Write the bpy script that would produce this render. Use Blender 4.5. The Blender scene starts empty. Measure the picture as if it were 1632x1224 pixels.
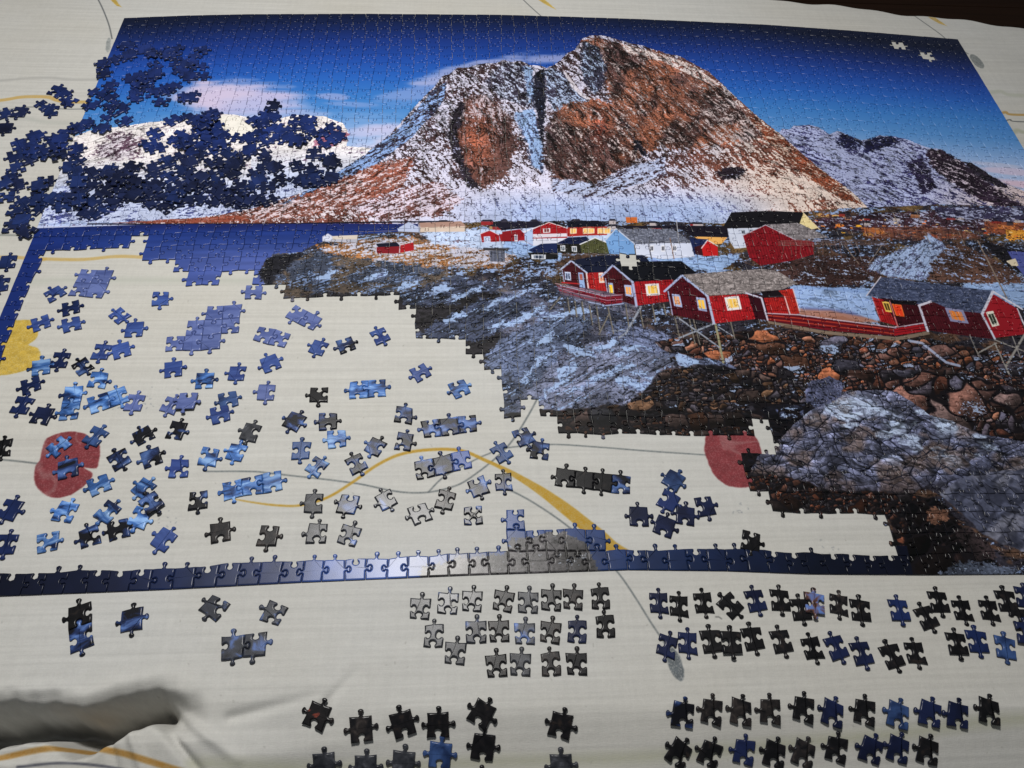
import bpy, math, random
import numpy as np
from mathutils import Matrix, Vector

rng = np.random.default_rng(7)
random.seed(7)
SC = bpy.context.scene
COL = SC.collection

# ------------------------------------------------------------------ camera
FPX = 1200.0                                   # focal length in pixels of the 1632 px wide photograph
R = np.array([[0.9979798, -0.03810432, 0.05083686],
              [-0.00448703, -0.8404516, -0.54186804],
              [0.06337343, 0.54054525, -0.83892469]])   # rows: camera right, down, forward
C = np.array([0.47088977, -0.20176942, 0.63102273])
cam_d = bpy.data.cameras.new('camera')
cam = bpy.data.objects.new('camera', cam_d)
COL.objects.link(cam)
cam_d.sensor_width = 36.0
cam_d.lens = 36.0 * FPX / 1632.0
cam_d.clip_start = 0.02
cam_d.clip_end = 50.0
M = Matrix(((R[0][0], -R[1][0], -R[2][0], C[0]),
            (R[0][1], -R[1][1], -R[2][1], C[1]),
            (R[0][2], -R[1][2], -R[2][2], C[2]),
            (0, 0, 0, 1)))
cam.matrix_world = M
SC.camera = cam

# ------------------------------------------------------------------ world and lamps (a room at evening, one ceiling lamp)
world = bpy.data.worlds.new('World')
SC.world = world
world.use_nodes = True
bg = world.node_tree.nodes['Background']
bg.inputs[0].default_value = (0.90, 0.95, 1.0, 1)
bg.inputs[1].default_value = 0.115
ld = bpy.data.lights.new('ceiling_lamp_light', 'AREA')
ld.shape = 'DISK'
ld.size = 0.24
ld.energy = 18.8
ld.color = (1.0, 0.975, 0.935)
lamp = bpy.data.objects.new('ceiling_lamp_light', ld)
lamp.location = (0.34, 0.49, 1.28)
COL.objects.link(lamp)
SC.view_settings.view_transform = 'Standard'
SC.view_settings.look = 'None'
SC.view_settings.exposure = 0.0
SC.view_settings.gamma = 1.0

# ------------------------------------------------------------------ pixel <-> table helpers
KI = np.array([[1 / FPX, 0, -816 / FPX], [0, 1 / FPX, -612 / FPX], [0, 0, 1]])


def un(x, y, z=0.0):
    """point of the table plane seen at a pixel of the photograph"""
    x = np.asarray(x, float); y = np.asarray(y, float)
    d = np.stack([(x - 816) / FPX, (y - 612) / FPX, np.ones_like(x)], -1) @ R
    s = (z - C[2]) / d[..., 2]
    return C[0] + s * d[..., 0], C[1] + s * d[..., 1]


def pr(x, y, z=0.0):
    p = np.stack(np.broadcast_arrays(np.asarray(x, float) - C[0], np.asarray(y, float) - C[1], np.asarray(z, float) - C[2]), -1) @ R.T
    return 816 + FPX * p[..., 0] / p[..., 2], 612 + FPX * p[..., 1] / p[..., 2]


PW, PH = 1.21, 0.815
NC, NR = 69, 43
PX, PY = PW / NC, PH / NR
TH = 0.0020                                    # card thickness
top_x = np.array([-0.3, 0, 0.085, 0.1711, 0.33, 0.5284, 0.723, 0.9219, 1.07, 1.21, 1.6])
top_y = np.array([0.8149, 0.8149, 0.825, 0.8322, 0.8405, 0.8472, 0.8460, 0.8400, 0.8285, 0.8149, 0.8149])
bot_x = np.array([-0.3, 0, 0.0918, 0.22, 0.3332, 0.47, 0.6117, 0.70, 0.7779, 0.88, 0.9676, 1.21, 1.6])
bot_y = np.array([0, 0, 0.001, 0.0035, 0.0073, 0.0105, 0.0124, 0.0095, 0.005, 0.0022, 0.001, 0, 0])


def warp(u, v):
    x = u * PW
    b = np.interp(x, bot_x, bot_y)
    t = np.interp(x, top_x, top_y)
    return x, b + (t - b) * v


def unwarp(x, y):
    b = np.interp(x, bot_x, bot_y)
    t = np.interp(x, top_x, top_y)
    return x / PW, (y - b) / (t - b)


# ------------------------------------------------------------------ noise
def sstep(a, b, x):
    t = np.clip((x - a) / (b - a), 0, 1)
    return t * t * (3 - 2 * t)


def grid_noise(h, w, sx, sy, r):
    """smooth value noise, feature size sx, sy pixels, 0..1"""
    gh, gw = int(h / sy) + 4, int(w / sx) + 4
    g = r.random((gh, gw), dtype=np.float32)
    y = np.arange(h) / sy + r.random(); x = np.arange(w) / sx + r.random()
    yi = y.astype(int); xi = x.astype(int)
    fy = (y - yi).astype(np.float32); fx = (x - xi).astype(np.float32)
    fy = fy * fy * (3 - 2 * fy); fx = fx * fx * (3 - 2 * fx)
    a = g[:, xi] * (1 - fx) + g[:, xi + 1] * fx
    return a[yi] * (1 - fy)[:, None] + a[yi + 1] * fy[:, None]


def fbm_g(h, w, sx, sy, octs, r, gain=0.55):
    out = 0; amp = 1; tot = 0
    for _ in range(octs):
        if sx < 1.1 or sy < 1.1:
            break
        out = out + amp * grid_noise(h, w, sx, sy, r); tot += amp
        amp *= gain; sx /= 2.03; sy /= 2.03
    return out / tot


_T = np.random.default_rng(3).random(65536).astype(np.float32)


def _h(ix, iy, s):
    return _T[((ix * 374761 + iy * 668265 + s * 9973) ^ (ix * iy * 31 + 77)) & 65535]


def vn(x, y, s=0):
    xi = np.floor(x).astype(np.int64); yi = np.floor(y).astype(np.int64)
    fx = (x - xi).astype(np.float32); fy = (y - yi).astype(np.float32)
    fx = fx * fx * (3 - 2 * fx); fy = fy * fy * (3 - 2 * fy)
    return (_h(xi, yi, s) * (1 - fx) + _h(xi + 1, yi, s) * fx) * (1 - fy) + (_h(xi, yi + 1, s) * (1 - fx) + _h(xi + 1, yi + 1, s) * fx) * fy


def fbm(x, y, octs=4, s=0, gain=0.55):
    out = 0; amp = 1; tot = 0
    for o in range(octs):
        out = out + amp * vn(x * 2.03 ** o, y * 2.03 ** o, s + o * 7); tot += amp; amp *= gain
    return out / tot


def voronoi(x, y, s=0):
    xi = np.floor(x).astype(np.int64); yi = np.floor(y).astype(np.int64)
    d1 = np.full(x.shape, 9., np.float32); d2 = d1.copy(); idc = np.zeros(x.shape, np.float32); hy = np.zeros(x.shape, np.float32)
    for dx in (-1, 0, 1):
        for dy in (-1, 0, 1):
            cx = xi + dx; cy = yi + dy
            px = cx + 0.15 + 0.7 * _h(cx, cy, s); py = cy + 0.15 + 0.7 * _h(cx, cy, s + 5)
            d = np.hypot(px - x, py - y).astype(np.float32)
            c = d < d1
            d2 = np.where(c, d1, np.minimum(d2, d))
            idc = np.where(c, _h(cx, cy, s + 11), idc)
            hy = np.where(c, (py - y).astype(np.float32), hy)
            d1 = np.where(c, d, d1)
    return d1, d2 - d1, idc, hy


# ------------------------------------------------------------------ painter of flat prints
class Painter:
    def __init__(s, w, h, fwd, inv):
        s.w, s.h, s.inv = w, h, inv
        jj, ii = np.meshgrid((np.arange(w) + .5) / w, (np.arange(h) + .5) / h)
        X, Y = fwd(jj, ii)
        s.X = X.astype(np.float32); s.Y = Y.astype(np.float32)
        s.img = np.zeros((h, w, 3), np.float32)
        s.jx, s.jy = np.meshgrid(np.arange(w, dtype=np.float32), np.arange(h, dtype=np.float32))

    def pts(s, P):
        P = np.array(P, float)
        u, v = s.inv(P[:, 0], P[:, 1])
        return np.stack([u * s.w, v * s.h], 1)

    def box(s, Q, pad):
        x0, y0 = np.floor(Q.min(0) - pad).astype(int); x1, y1 = np.ceil(Q.max(0) + pad).astype(int)
        x0 = max(x0, 0); y0 = max(y0, 0); x1 = min(x1, s.w); y1 = min(y1, s.h)
        if x1 <= x0 or y1 <= y0:
            return None
        return slice(y0, y1), slice(x0, x1)

    def poly(s, P, soft=0.8, rough=0.0, rs=20.0, seed=0):
        """(slice, coverage) of a polygon given in photograph pixels; rough = wobble of the outline in canvas px"""
        Q = s.pts(P)
        sl = s.box(Q, 3 + soft * 2 + rough * 2)
        if sl is None:
            return None, None
        x = s.jx[sl]; y = s.jy[sl]
        if rough:
            x = x + rough * 2 * (fbm(x / rs, y / rs, 4, seed + 1) - .5)
            y = y + rough * 2 * (fbm(x / rs, y / rs, 4, seed + 50) - .5)
        ins = np.zeros(x.shape, bool)
        small = len(P) * x.size < 6e6 or soft > 1.5
        dd = np.full(x.shape, 1e9, np.float32) if small else None
        n = len(Q)
        for i in range(n):
            ax, ay = Q[i]; bx, by = Q[(i + 1) % n]
            if ay != by:
                c = ((ay > y) != (by > y)) & (x < (bx - ax) * (y - ay) / (by - ay) + ax)
                ins ^= c
            if small:
                ex, ey = bx - ax, by - ay; L = ex * ex + ey * ey + 1e-9
                t = np.clip(((x - ax) * ex + (y - ay) * ey) / L, 0, 1)
                dd = np.minimum(dd, (x - ax - t * ex) ** 2 + (y - ay - t * ey) ** 2)
        if not small:
            return sl, ins.astype(np.float32)
        d = np.sqrt(dd); d = np.where(ins, d, -d)
        return sl, np.clip(d / (2 * soft) + .5, 0, 1).astype(np.float32)

    def line(s, P, w0, w1=None, soft=0.8):
        """polyline, widths in photograph px along its length (w0 to w1, or a list)"""
        P = np.array(P, float); Q = s.pts(P)
        ws = np.array(w0 if isinstance(w0, (list, tuple)) else np.linspace(w0, w0 if w1 is None else w1, len(P)), float)
        Q2 = s.pts(P + [1.0, 0.0]); sc = np.linalg.norm(Q2 - Q, axis=1)
        ws = ws * sc / 2
        sl = s.box(Q, ws.max() + 3)
        if sl is None:
            return None, None
        x = s.jx[sl]; y = s.jy[sl]
        best = np.full(x.shape, -1e9, np.float32)
        for i in range(len(Q) - 1):
            ax, ay = Q[i]; ex, ey = Q[i + 1] - Q[i]; L = ex * ex + ey * ey + 1e-9
            t = np.clip(((x - ax) * ex + (y - ay) * ey) / L, 0, 1)
            d = ws[i] + (ws[i + 1] - ws[i]) * t - np.hypot(x - ax - t * ex, y - ay - t * ey)
            best = np.maximum(best, d)
        return sl, np.clip(best / (2 * soft) + .5, 0, 1)

    def put(s, sm, col, a=1.0):
        sl, m = sm
        if sl is None:
            return
        m = (m * a)[..., None]
        col = np.asarray(col, np.float32)
        s.img[sl] = s.img[sl] * (1 - m) + col * m


def smooth(P, n=8):
    """Catmull-Rom through points"""
    P = np.array(P, float); P = np.vstack([2 * P[0] - P[1], P, 2 * P[-1] - P[-2]])
    out = []
    for i in range(1, len(P) - 2):
        for t in np.linspace(0, 1, n, endpoint=False):
            p0, p1, p2, p3 = P[i - 1:i + 3]
            out.append(.5 * ((2 * p1) + (p2 - p0) * t + (2 * p0 - 5 * p1 + 4 * p2 - p3) * t ** 2 + (3 * p1 - p0 - 3 * p2 + p3) * t ** 3))
    out.append(P[-2])
    return out


def mix(a, b, t):
    return a + (b - a) * t


def C3(*c):
    return np.array(c, np.float32)


def to_image(name, img):
    """sRGB values 0..255 -> packed generated image"""
    h, w, _ = img.shape
    im = bpy.data.images.new(name, w, h, alpha=False)
    px = np.ones((h, w, 4), np.float32)
    px[..., :3] = np.clip(img / 255.0, 0, 1)
    im.pixels.foreach_set(px.ravel())
    im.pack()
    return im


#PICTURE
# ------------------------------------------------------------------ the picture printed on the puzzle
def paint_picture():
    W_, H_ = 2560, 1720
    r = np.random.default_rng(11)
    p = Painter(W_, H_, lambda u, v: pr(*warp(u, v)), lambda X, Y: unwarp(*un(X, Y)))
    X, Y = p.X, p.Y
    V = (p.jy + .5) / H_; U = (p.jx + .5) / W_
    n_big = fbm_g(H_, W_, 260, 150, 5, r)
    n_mid = fbm_g(H_, W_, 48, 40, 4, r)
    n_fine = fbm_g(H_, W_, 11, 8, 3, r, .75)
    n_tiny = fbm_g(H_, W_, 4.2, 3.2, 2, r, .8)
    n_str = fbm_g(H_, W_, 14, 4, 2, r, .7)
    n_wisp = fbm_g(H_, W_, 220, 26, 3, r)
    n_tin2 = fbm_g(H_, W_, 3.4, 3.0, 2, r, .8)

    def L3(a):
        return a[..., None]

    # --- sky
    keys = np.array([0.36, 0.58, 0.66, 0.72, 0.77, 0.82, 0.87, 0.92, 0.96, 1.0])
    cols = np.array([(190, 195, 225), (188, 196, 226), (150, 178, 222), (82, 140, 205), (56, 122, 200), (38, 98, 190), (30, 76, 168), (24, 54, 132), (18, 38, 92), (13, 24, 52)], np.float32)
    Vv = V + (n_big - .5) * .012
    # the right hand side darkens lower down
    Vv = Vv + .035 * sstep(.62, 1.0, U) * sstep(.75, .95, V) + .012 * sstep(.25, 0, U)
    img = np.stack([np.interp(Vv, keys, cols[:, k]) for k in range(3)], -1).astype(np.float32)
    p.img = img * .93 + L3(img.mean(-1)) * .09
    # cloud bands
    def band(cx, cy, rx, ry, rot, col, a, pw=1.0, wob=.5):
        c, s_ = math.cos(math.radians(rot)), math.sin(math.radians(rot))
        dx = X - cx; dy = Y - cy
        q = ((dx * c + dy * s_) / rx) ** 2 + ((-dx * s_ + dy * c) / ry) ** 2
        q = q * (1 + wob * (n_big * 2 - 1)) + (n_mid - .5) * .5 + (n_wisp - .5) * 1.1
        m = sstep(1.0, 0.15, q) ** pw * a
        p.img += L3(m) * (C3(*col) - p.img)
    band(385, 158, 120, 36, 4, (192, 186, 220), .95, 1.1)
    band(330, 150, 80, 24, 0, (206, 194, 220), .8, 1.2)
    band(440, 175, 90, 20, 6, (176, 182, 222), .6)
    band(530, 154, 30, 7, 4, (165, 170, 215), .65)
    band(560, 166, 50, 5, 2, (150, 165, 215), .5)
    band(690, 140, 105, 16, -14, (150, 165, 215), .6)
    band(760, 108, 120, 13, -14, (170, 175, 215), .75)
    band(880, 92, 70, 10, -2, (178, 180, 218), .7)
    band(600, 206, 60, 12, -5, (205, 198, 228), .95)
    band(640, 225, 90, 20, -8, (205, 200, 226), .95)
    band(430, 205, 240, 30, 0, (150, 175, 220), .5)
    band(1600, 272, 60, 8, 6, (205, 192, 215), .8)
    band(1620, 292, 60, 7, 8, (214, 188, 206), .9)
    band(1580, 262, 60, 5, 6, (200, 195, 215), .5)

    def tex_rock(P, rockiness, rock, snow, rough=5, rs=24, seed=0, direction=None, contrast=.10, alpha=1.0, soft=.8, dirscale=(34, 7), rag=13):
        """snow streaked rock inside a polygon; rockiness 0..1 (array or number)"""
        sl, m = p.poly(P, soft=max(soft, rag), rough=rough, rs=rs, seed=seed)
        if sl is None:
            return
        if rag:
            m = sstep(.38, .62, m + (n_fine[sl] * .6 + n_tiny[sl] * .4 - .5) * 1.5 * (1 - np.abs(2 * m - 1)))
        x = p.jx[sl]; y = p.jy[sl]
        f = n_fine[sl] * .34 + n_tiny[sl] * .44 + n_mid[sl] * .22
        if direction is not None:
            a = -math.radians(direction)
            wx = x + 14 * (n_mid[sl] - .5); wy = y + 14 * (n_mid[sl] - .5)
            q = fbm((wx * math.cos(a) + wy * math.sin(a)) / dirscale[0] * 1.3, (-wx * math.sin(a) + wy * math.cos(a)) / dirscale[1] * 1.15, 3, seed + 9, .75)
            f = f * .62 + q * .38
        f = (f - f.mean()) / (f.std() + 1e-6) * .16 + .5
        rk = rockiness(X[sl], Y[sl]) if callable(rockiness) else rockiness
        k = sstep(-contrast, contrast, f - (1 - rk))
        shade = (.72 + .95 * (n_tiny[sl] * .6 + n_fine[sl] * .4 - .2)) * (1 - .62 * sstep(.56, .72, n_tin2[sl] * .55 + n_str[sl] * .45))
        rc = rock(X[sl], Y[sl]) if callable(rock) else np.broadcast_to(C3(*rock), k.shape + (3,))
        sc = snow(X[sl], Y[sl]) if callable(snow) else np.broadcast_to(C3(*snow), k.shape + (3,))
        c = sc * (.78 + .26 * L3(n_mid[sl]) + .16 * L3(n_tin2[sl])) * (1 - L3(k)) + rc * L3(shade * (0.45 + 1.1 * n_mid[sl])) * L3(k)
        mm = L3(m) * alpha
        p.img[sl] = p.img[sl] * (1 - mm) + c * mm

    def strata(P, ang, sc, strength, seed, w=.055):
        """dark crevice lines of the printed rock"""
        sl, m = p.poly(P, soft=6)
        if sl is None:
            return
        x = p.jx[sl] + 26 * (n_mid[sl] - .5); y = p.jy[sl] + 26 * (n_mid[sl] - .5); a = -math.radians(ang)
        q = fbm((x * math.cos(a) + y * math.sin(a)) / sc[0], (-x * math.sin(a) + y * math.cos(a)) / sc[1], 3, seed, .6)
        k = sstep(w, .0, np.abs(q - .5)) * (n_fine[sl] * .9 + .35)
        k2 = sstep(.02, .09, q - .5) * sstep(.16, .09, q - .5)
        p.img[sl] = p.img[sl] * (1 - L3(m * np.clip(k, 0, 1) * strength)) + L3(m * k2 * strength * .3) * C3(120, 130, 160) * L3(n_fine[sl])

    # --- left snow range
    def snowL(x, y):
        return mix(C3(238, 232, 232), C3(180, 195, 232), L3(sstep(240, 330, y + 20 * (x > 400))))
    tex_rock([(60, 235), (105, 222), (150, 206), (215, 199), (260, 193), (300, 186), (345, 180), (372, 183), (392, 186), (412, 200), (440, 190), (470, 183), (515, 186),
              (545, 196), (556, 212), (552, 232), (600, 238), (640, 215), (660, 250), (640, 300), (560, 350), (60, 362)], .22, (86, 66, 92), snowL, rough=4, rag=0, seed=2, direction=-20)
    tex_rock([(150, 236), (175, 216), (205, 210), (220, 225), (228, 245), (190, 258), (150, 255)], .5, (84, 62, 78), (226, 218, 228), rough=26, rs=40, rag=24, seed=3, direction=-30)
    strata([(60, 235), (150, 206), (260, 193), (350, 182), (515, 186), (556, 212), (640, 240), (560, 350), (60, 362)], -22, (80, 18), .4, 330, .04)
    tex_rock([(505, 215), (530, 205), (553, 212), (550, 225), (525, 238), (500, 236)], .62, (140, 92, 112), (228, 200, 210), rough=12, rag=14, seed=4)
    tex_rock([(60, 300), (200, 290), (420, 300), (560, 280), (560, 350), (60, 356)], .36, (60, 66, 110), (196, 206, 236), rough=9, seed=5, direction=-10)
    sm = p.poly([(345, 184), (378, 186), (400, 198), (415, 212), (430, 225), (400, 225), (360, 212)], soft=4, rough=5); p.put(sm, (240, 236, 226), .85)
    sm = p.poly([(470, 188), (505, 192), (505, 204), (480, 215), (462, 218), (440, 222), (455, 205)], soft=3, rough=5); p.put(sm, (242, 236, 226), .8)

    # --- right hand far mountains
    def snowR(x, y):
        w = sstep(1440, 1632, x) * sstep(262, 310, y)
        return mix(C3(176, 184, 222), C3(226, 206, 208), L3(w))
    far = [(1225, 222), (1240, 212), (1247, 205), (1258, 207), (1264, 201), (1290, 199), (1305, 203), (1322, 214), (1335, 209), (1345, 212), (1358, 220), (1372, 223), (1388, 222), (1400, 216), (1420, 217), (1442, 221), (1465, 230), (1480, 236),
           (1500, 238), (1515, 249), (1535, 258), (1545, 262), (1562, 268), (1580, 280), (1605, 293), (1632, 305), (1700, 330), (1900, 390), (2000, 470), (1700, 380), (1500, 350), (1380, 345), (1230, 300)]
    tex_rock(far, .40, (52, 50, 88), snowR, rag=0, rough=2.5, rs=10, seed=8, direction=28)
    tex_rock([(1333, 212), (1350, 214), (1375, 226), (1372, 236), (1350, 238), (1338, 230)], .72, (34, 34, 66), (150, 160, 205), rough=5, seed=9, direction=40)
    tex_rock([(1378, 225), (1400, 217), (1425, 219), (1445, 224), (1425, 232), (1395, 240), (1375, 246)], .72, (30, 30, 60), (160, 166, 210), rough=5, seed=10, direction=-20)
    tex_rock([(1478, 237), (1502, 239), (1532, 256), (1560, 280), (1600, 310), (1632, 330), (1632, 340), (1560, 318), (1510, 288), (1480, 262)], .70, (44, 32, 46), (206, 192, 208), rough=6, seed=11, direction=30)
    tex_rock([(1536, 258), (1548, 259), (1580, 280), (1610, 300), (1590, 298), (1556, 280)], .92, (40, 34, 44), (150, 150, 190), rough=2, rag=3, seed=12, direction=35)
    tex_rock([(1440, 262), (1470, 252), (1485, 275), (1490, 300), (1470, 312), (1462, 290)], .7, (42, 36, 62), (190, 190, 222), rough=7, seed=13, direction=60)

    # --- main mountain
    main = [(200, 356), (250, 352), (330, 346), (400, 333), (450, 318), (500, 300), (540, 276), (580, 247), (620, 216), (640, 194), (655, 177), (668, 162), (680, 150), (692, 138), (705, 122), (716, 118), (730, 108), (745, 108), (760, 103), (775, 100), (790, 101), (802, 95), (815, 99), (830, 97),
            (845, 104), (862, 105), (872, 109), (882, 104), (893, 96), (905, 84), (915, 80), (921, 72), (927, 62), (940, 57), (958, 56), (975, 60), (1000, 68), (1025, 73), (1055, 84), (1085, 90), (1105, 102), (1130, 115), (1150, 132),
            (1165, 148), (1185, 166), (1205, 184), (1222, 197), (1245, 215), (1275, 242), (1305, 268), (1340, 292), (1365, 312), (1384, 332), (1400, 350), (1380, 372), (1100, 372), (860, 362), (600, 358), (250, 359)]

    def rocky(x, y):
        k = .50 + .06 * sstep(140, 100, y)
        k = k + .10 * sstep(640, 540, x) * sstep(250, 330, y)
        k = k - .20 * sstep(275, 315, y + (x - 900) * .01 + 14 * np.sin(x / 60.)) * sstep(560, 700, x)
        k = k - .10 * np.exp(-((x - 862 - (y - 150) * .06) / 14.) ** 2)
        k = k + .06 * sstep(1000, 1150, x) * sstep(290, 240, y)
        k = k + .18 * sstep(1380, 1320, x) * sstep(1230, 1330, x) * sstep(300, 318, y - (x - 1280) * .12)
        return k

    def rockc(x, y):
        a = mix(C3(62, 46, 48), C3(112, 70, 58), L3(sstep(1000, 1200, x)))
        a = mix(a, C3(104, 64, 56), L3(sstep(720, 560, x) * sstep(240, 300, y)))
        return mix(a, C3(86, 92, 128), L3(sstep(285, 325, y) * sstep(700, 800, x) * sstep(1250, 1150, x)))

    def snowc(x, y):
        a = mix(C3(216, 214, 236), C3(232, 214, 205), L3(sstep(1050, 1250, x)))
        a = mix(a, C3(158, 182, 228), L3(sstep(290, 340, y) * sstep(620, 900, x) * sstep(1300, 1100, x) * .8))
        return mix(a, C3(232, 220, 226), L3(sstep(640, 520, x) * .8))
    tex_rock(main, rocky, rockc, snowc, rag=0, rough=3, rs=16, seed=20, direction=62, contrast=.07)
    # left shoulder: blue snow chutes and a lit ridge
    tex_rock([(560, 262), (640, 200), (690, 142), (712, 130), (705, 165), (660, 215), (600, 262), (540, 300), (440, 335), (400, 345), (470, 315)], .48, (48, 42, 56), (146, 176, 228), rough=5, rag=5, seed=21, direction=-38)
    tex_rock([(300, 352), (400, 338), (470, 318), (540, 285), (600, 262), (660, 250), (640, 300), (560, 330), (430, 352)], .56, (120, 72, 60), (220, 202, 210), rough=6, seed=22, direction=-25)
    tex_rock([(560, 330), (640, 300), (700, 290), (740, 318), (700, 345), (600, 352)], .5, (92, 60, 56), (220, 208, 226), rough=9, seed=23, direction=-25)
    # round brown cliff on the left
    tex_rock([(722, 176), (735, 160), (752, 150), (775, 152), (800, 168), (818, 195), (824, 235), (806, 282), (770, 303), (745, 292), (722, 255), (712, 218)],
             lambda x, y: .54 + .20 * sstep(175, 220, y), lambda x, y: mix(C3(82, 60, 58), C3(152, 90, 70), L3(np.exp(-(((x - 762) / 30) ** 2 + ((y - 225) / 50) ** 2)))), (206, 190, 200), rough=14, rs=30, rag=20, seed=24, direction=78)
    tex_rock([(712, 218), (722, 176), (735, 160), (742, 165), (728, 215), (742, 268), (768, 303), (745, 296), (722, 255)], .74, (44, 38, 46), (170, 172, 206), rough=8, rag=12, seed=25, direction=75)
    # dark slit and blue gully in the middle
    tex_rock([(800, 98), (846, 104), (852, 130), (858, 175), (840, 170), (800, 160), (770, 130)], .56, (52, 46, 58), (196, 204, 230), rough=10, rag=16, seed=26, direction=60)
    tex_rock([(818, 178), (850, 172), (868, 240), (864, 275), (846, 262), (838, 225)], .40, (66, 72, 100), (158, 186, 230), rough=6, seed=27, direction=80)
    tex_rock([(832, 106), (848, 106), (856, 160), (842, 165), (836, 130)], .42, (60, 64, 90), (160, 188, 230), rough=5, seed=28, direction=80)
    tex_rock([(848, 120), (862, 108), (870, 112), (872, 150), (866, 200), (868, 250), (860, 215), (852, 170)], .85, (34, 34, 46), (140, 160, 200), rough=4, seed=29, direction=85)
    tex_rock([(868, 112), (882, 106), (900, 118), (925, 150), (940, 160), (900, 190), (880, 175), (870, 150)], .52, (50, 46, 60), (180, 196, 228), rough=9, rag=14, seed=30, direction=55)
    # great brown face
    face = [(866, 262), (868, 215), (880, 180), (892, 168), (930, 160), (950, 158), (975, 165), (960, 120), (940, 95), (930, 66), (950, 58), (985, 68), (1060, 88), (1105, 108), (1150, 140), (1190, 182), (1225, 215),
            (1190, 228), (1120, 235), (1060, 238), (1035, 240), (1015, 268), (985, 270), (950, 298), (915, 292), (890, 285)]

    def facec(x, y):
        a = mix(C3(82, 58, 54), C3(150, 94, 72), L3(np.clip(sstep(.42, .62, n_big_at(x, y)), 0, 1)))
        a = mix(a, C3(70, 52, 52), L3(sstep(905, 870, x)))
        a = mix(a, C3(132, 66, 50), L3(.7 * np.exp(-(((x - 955) / 13) ** 2 + ((y - 205) / 32) ** 2))))
        return a

    def n_big_at(x, y):
        return fbm((x + y * .55) / 46., (y - x * .35) / 80., 3, 77)
    tex_rock(face, lambda x, y: .70 - .18 * sstep(1080, 1180, x), facec, (214, 196, 196), rough=16, rs=34, rag=22, seed=31, direction=60, contrast=.1, dirscale=(60, 8))
    tex_rock([(985, 68), (1060, 88), (1105, 104), (1150, 138), (1120, 130), (1060, 100), (1000, 84)], .42, (120, 76, 64), (232, 218, 216), rough=4, rag=5, seed=33, direction=25)
    tex_rock([(930, 66), (950, 70), (966, 100), (960, 140), (948, 150), (930, 130), (922, 100)], .62, (48, 46, 60), (176, 194, 226), rough=9, rag=16, seed=34, direction=70)
    sm = p.poly([(896, 110), (904, 118), (925, 145), (942, 158), (935, 160), (912, 142)], soft=1.5, rough=4); p.put(sm, (226, 220, 230), .85)
    tex_rock([(985, 190), (1000, 198), (1020, 235), (1008, 248), (1012, 215)], .85, (46, 34, 40), (160, 150, 170), rough=4, seed=35, direction=65)
    tex_rock([(1005, 215), (1018, 225), (1032, 250), (1020, 248)], .95, (36, 34, 44), (160, 150, 170), rough=4, seed=36, direction=65)
    tex_rock([(1190, 185), (1225, 205), (1290, 256), (1340, 296), (1372, 325), (1340, 318), (1290, 285), (1235, 240)], .64, (132, 74, 54), (222, 198, 184), rough=3, rag=5, seed=37, direction=40)
    tex_rock([(1140, 275), (1160, 265), (1190, 270), (1180, 285), (1155, 288)], .8, (40, 32, 40), (180, 180, 210), rough=6, seed=38)
    tex_rock([(880, 285), (950, 292), (1010, 262), (1060, 250), (1060, 280), (960, 315), (880, 305)], .42, (56, 42, 50), (188, 198, 230), rough=8, seed=39, direction=-25)
    strata(face, 62, (130, 17), .7, 300, .07); strata(face, 66, (60, 8), .4, 301); strata(main[8:50], 58, (80, 18), .55, 302, .05); strata(main[2:20] + [(640, 300), (400, 352)], -32, (70, 14), .6, 303, .05)
    strata([(722, 176), (752, 150), (800, 168), (824, 235), (770, 303), (722, 255)], 84, (60, 12), .7, 304, .07); strata(far, 30, (60, 14), .55, 305)
    # dark foot line of the far shore
    p.put(p.line([(140, 357), (250, 358), (450, 357), (640, 354), (720, 353)], 3.2), (16, 16, 34), .9)
    sm = p.poly([(180, 355), (240, 351), (300, 349), (380, 343), (400, 352), (300, 356)], soft=1, rough=3); p.put(sm, (150, 78, 60), .7)

    # --- water
    sl, m = p.poly([(-400, 359), (250, 358), (640, 357), (860, 357), (860, 480), (400, 480), (300, 520), (-400, 520)], soft=.8)
    x, y = X[sl], Y[sl]
    c = mix(C3(34, 56, 122), C3(80, 96, 160), L3(sstep(365, 425, y) * sstep(0, 420, x)))
    c = mix(c, C3(30, 40, 96), L3(sstep(372, 358, y) * .9))
    c = mix(c, C3(28, 48, 112), L3(sstep(210, 60, x)))
    c = c * (.93 + .16 * L3(grid_noise(H_, W_, 90, 9, r)[sl]))
    p.put((sl, m), c)
    # left border strip continues to the near corner
    sl, m = p.poly([(-500, 420), (90, 420), (10, 620), (-100, 1000), (-600, 1000)], soft=14)
    y = Y[sl]
    p.put((sl, m), mix(C3(28, 48, 110), C3(24, 34, 74), L3(sstep(480, 900, y))), 1)
    # --- land base
    land = [(412, 436), (425, 412), (445, 405), (480, 402), (505, 388), (540, 378), (640, 368), (700, 356), (900, 352), (1150, 356), (1300, 335), (1400, 330), (1500, 326), (1632, 330), (2300, 360), (2400, 1100),
            (1600, 1000), (1250, 900), (700, 760), (640, 560), (500, 520), (430, 470)]

    def land_rock(x, y):
        n = fbm((x + y * .5) / 38., (y - .35 * x) / 15., 3, 91)
        a = mix(C3(44, 42, 50), C3(78, 60, 50), L3(sstep(.45, .62, n)))
        a = mix(a, mix(C3(56, 60, 76), C3(92, 98, 122), L3(sstep(.4, .6, n))), L3(.8 * sstep(430, 470, y) * sstep(1060, 980, x)))
        a = mix(a, C3(92, 74, 50), L3(sstep(.55, .68, fbm(x / 50., y / 18., 3, 95)) * sstep(500, 420, y)))
        return a
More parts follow.
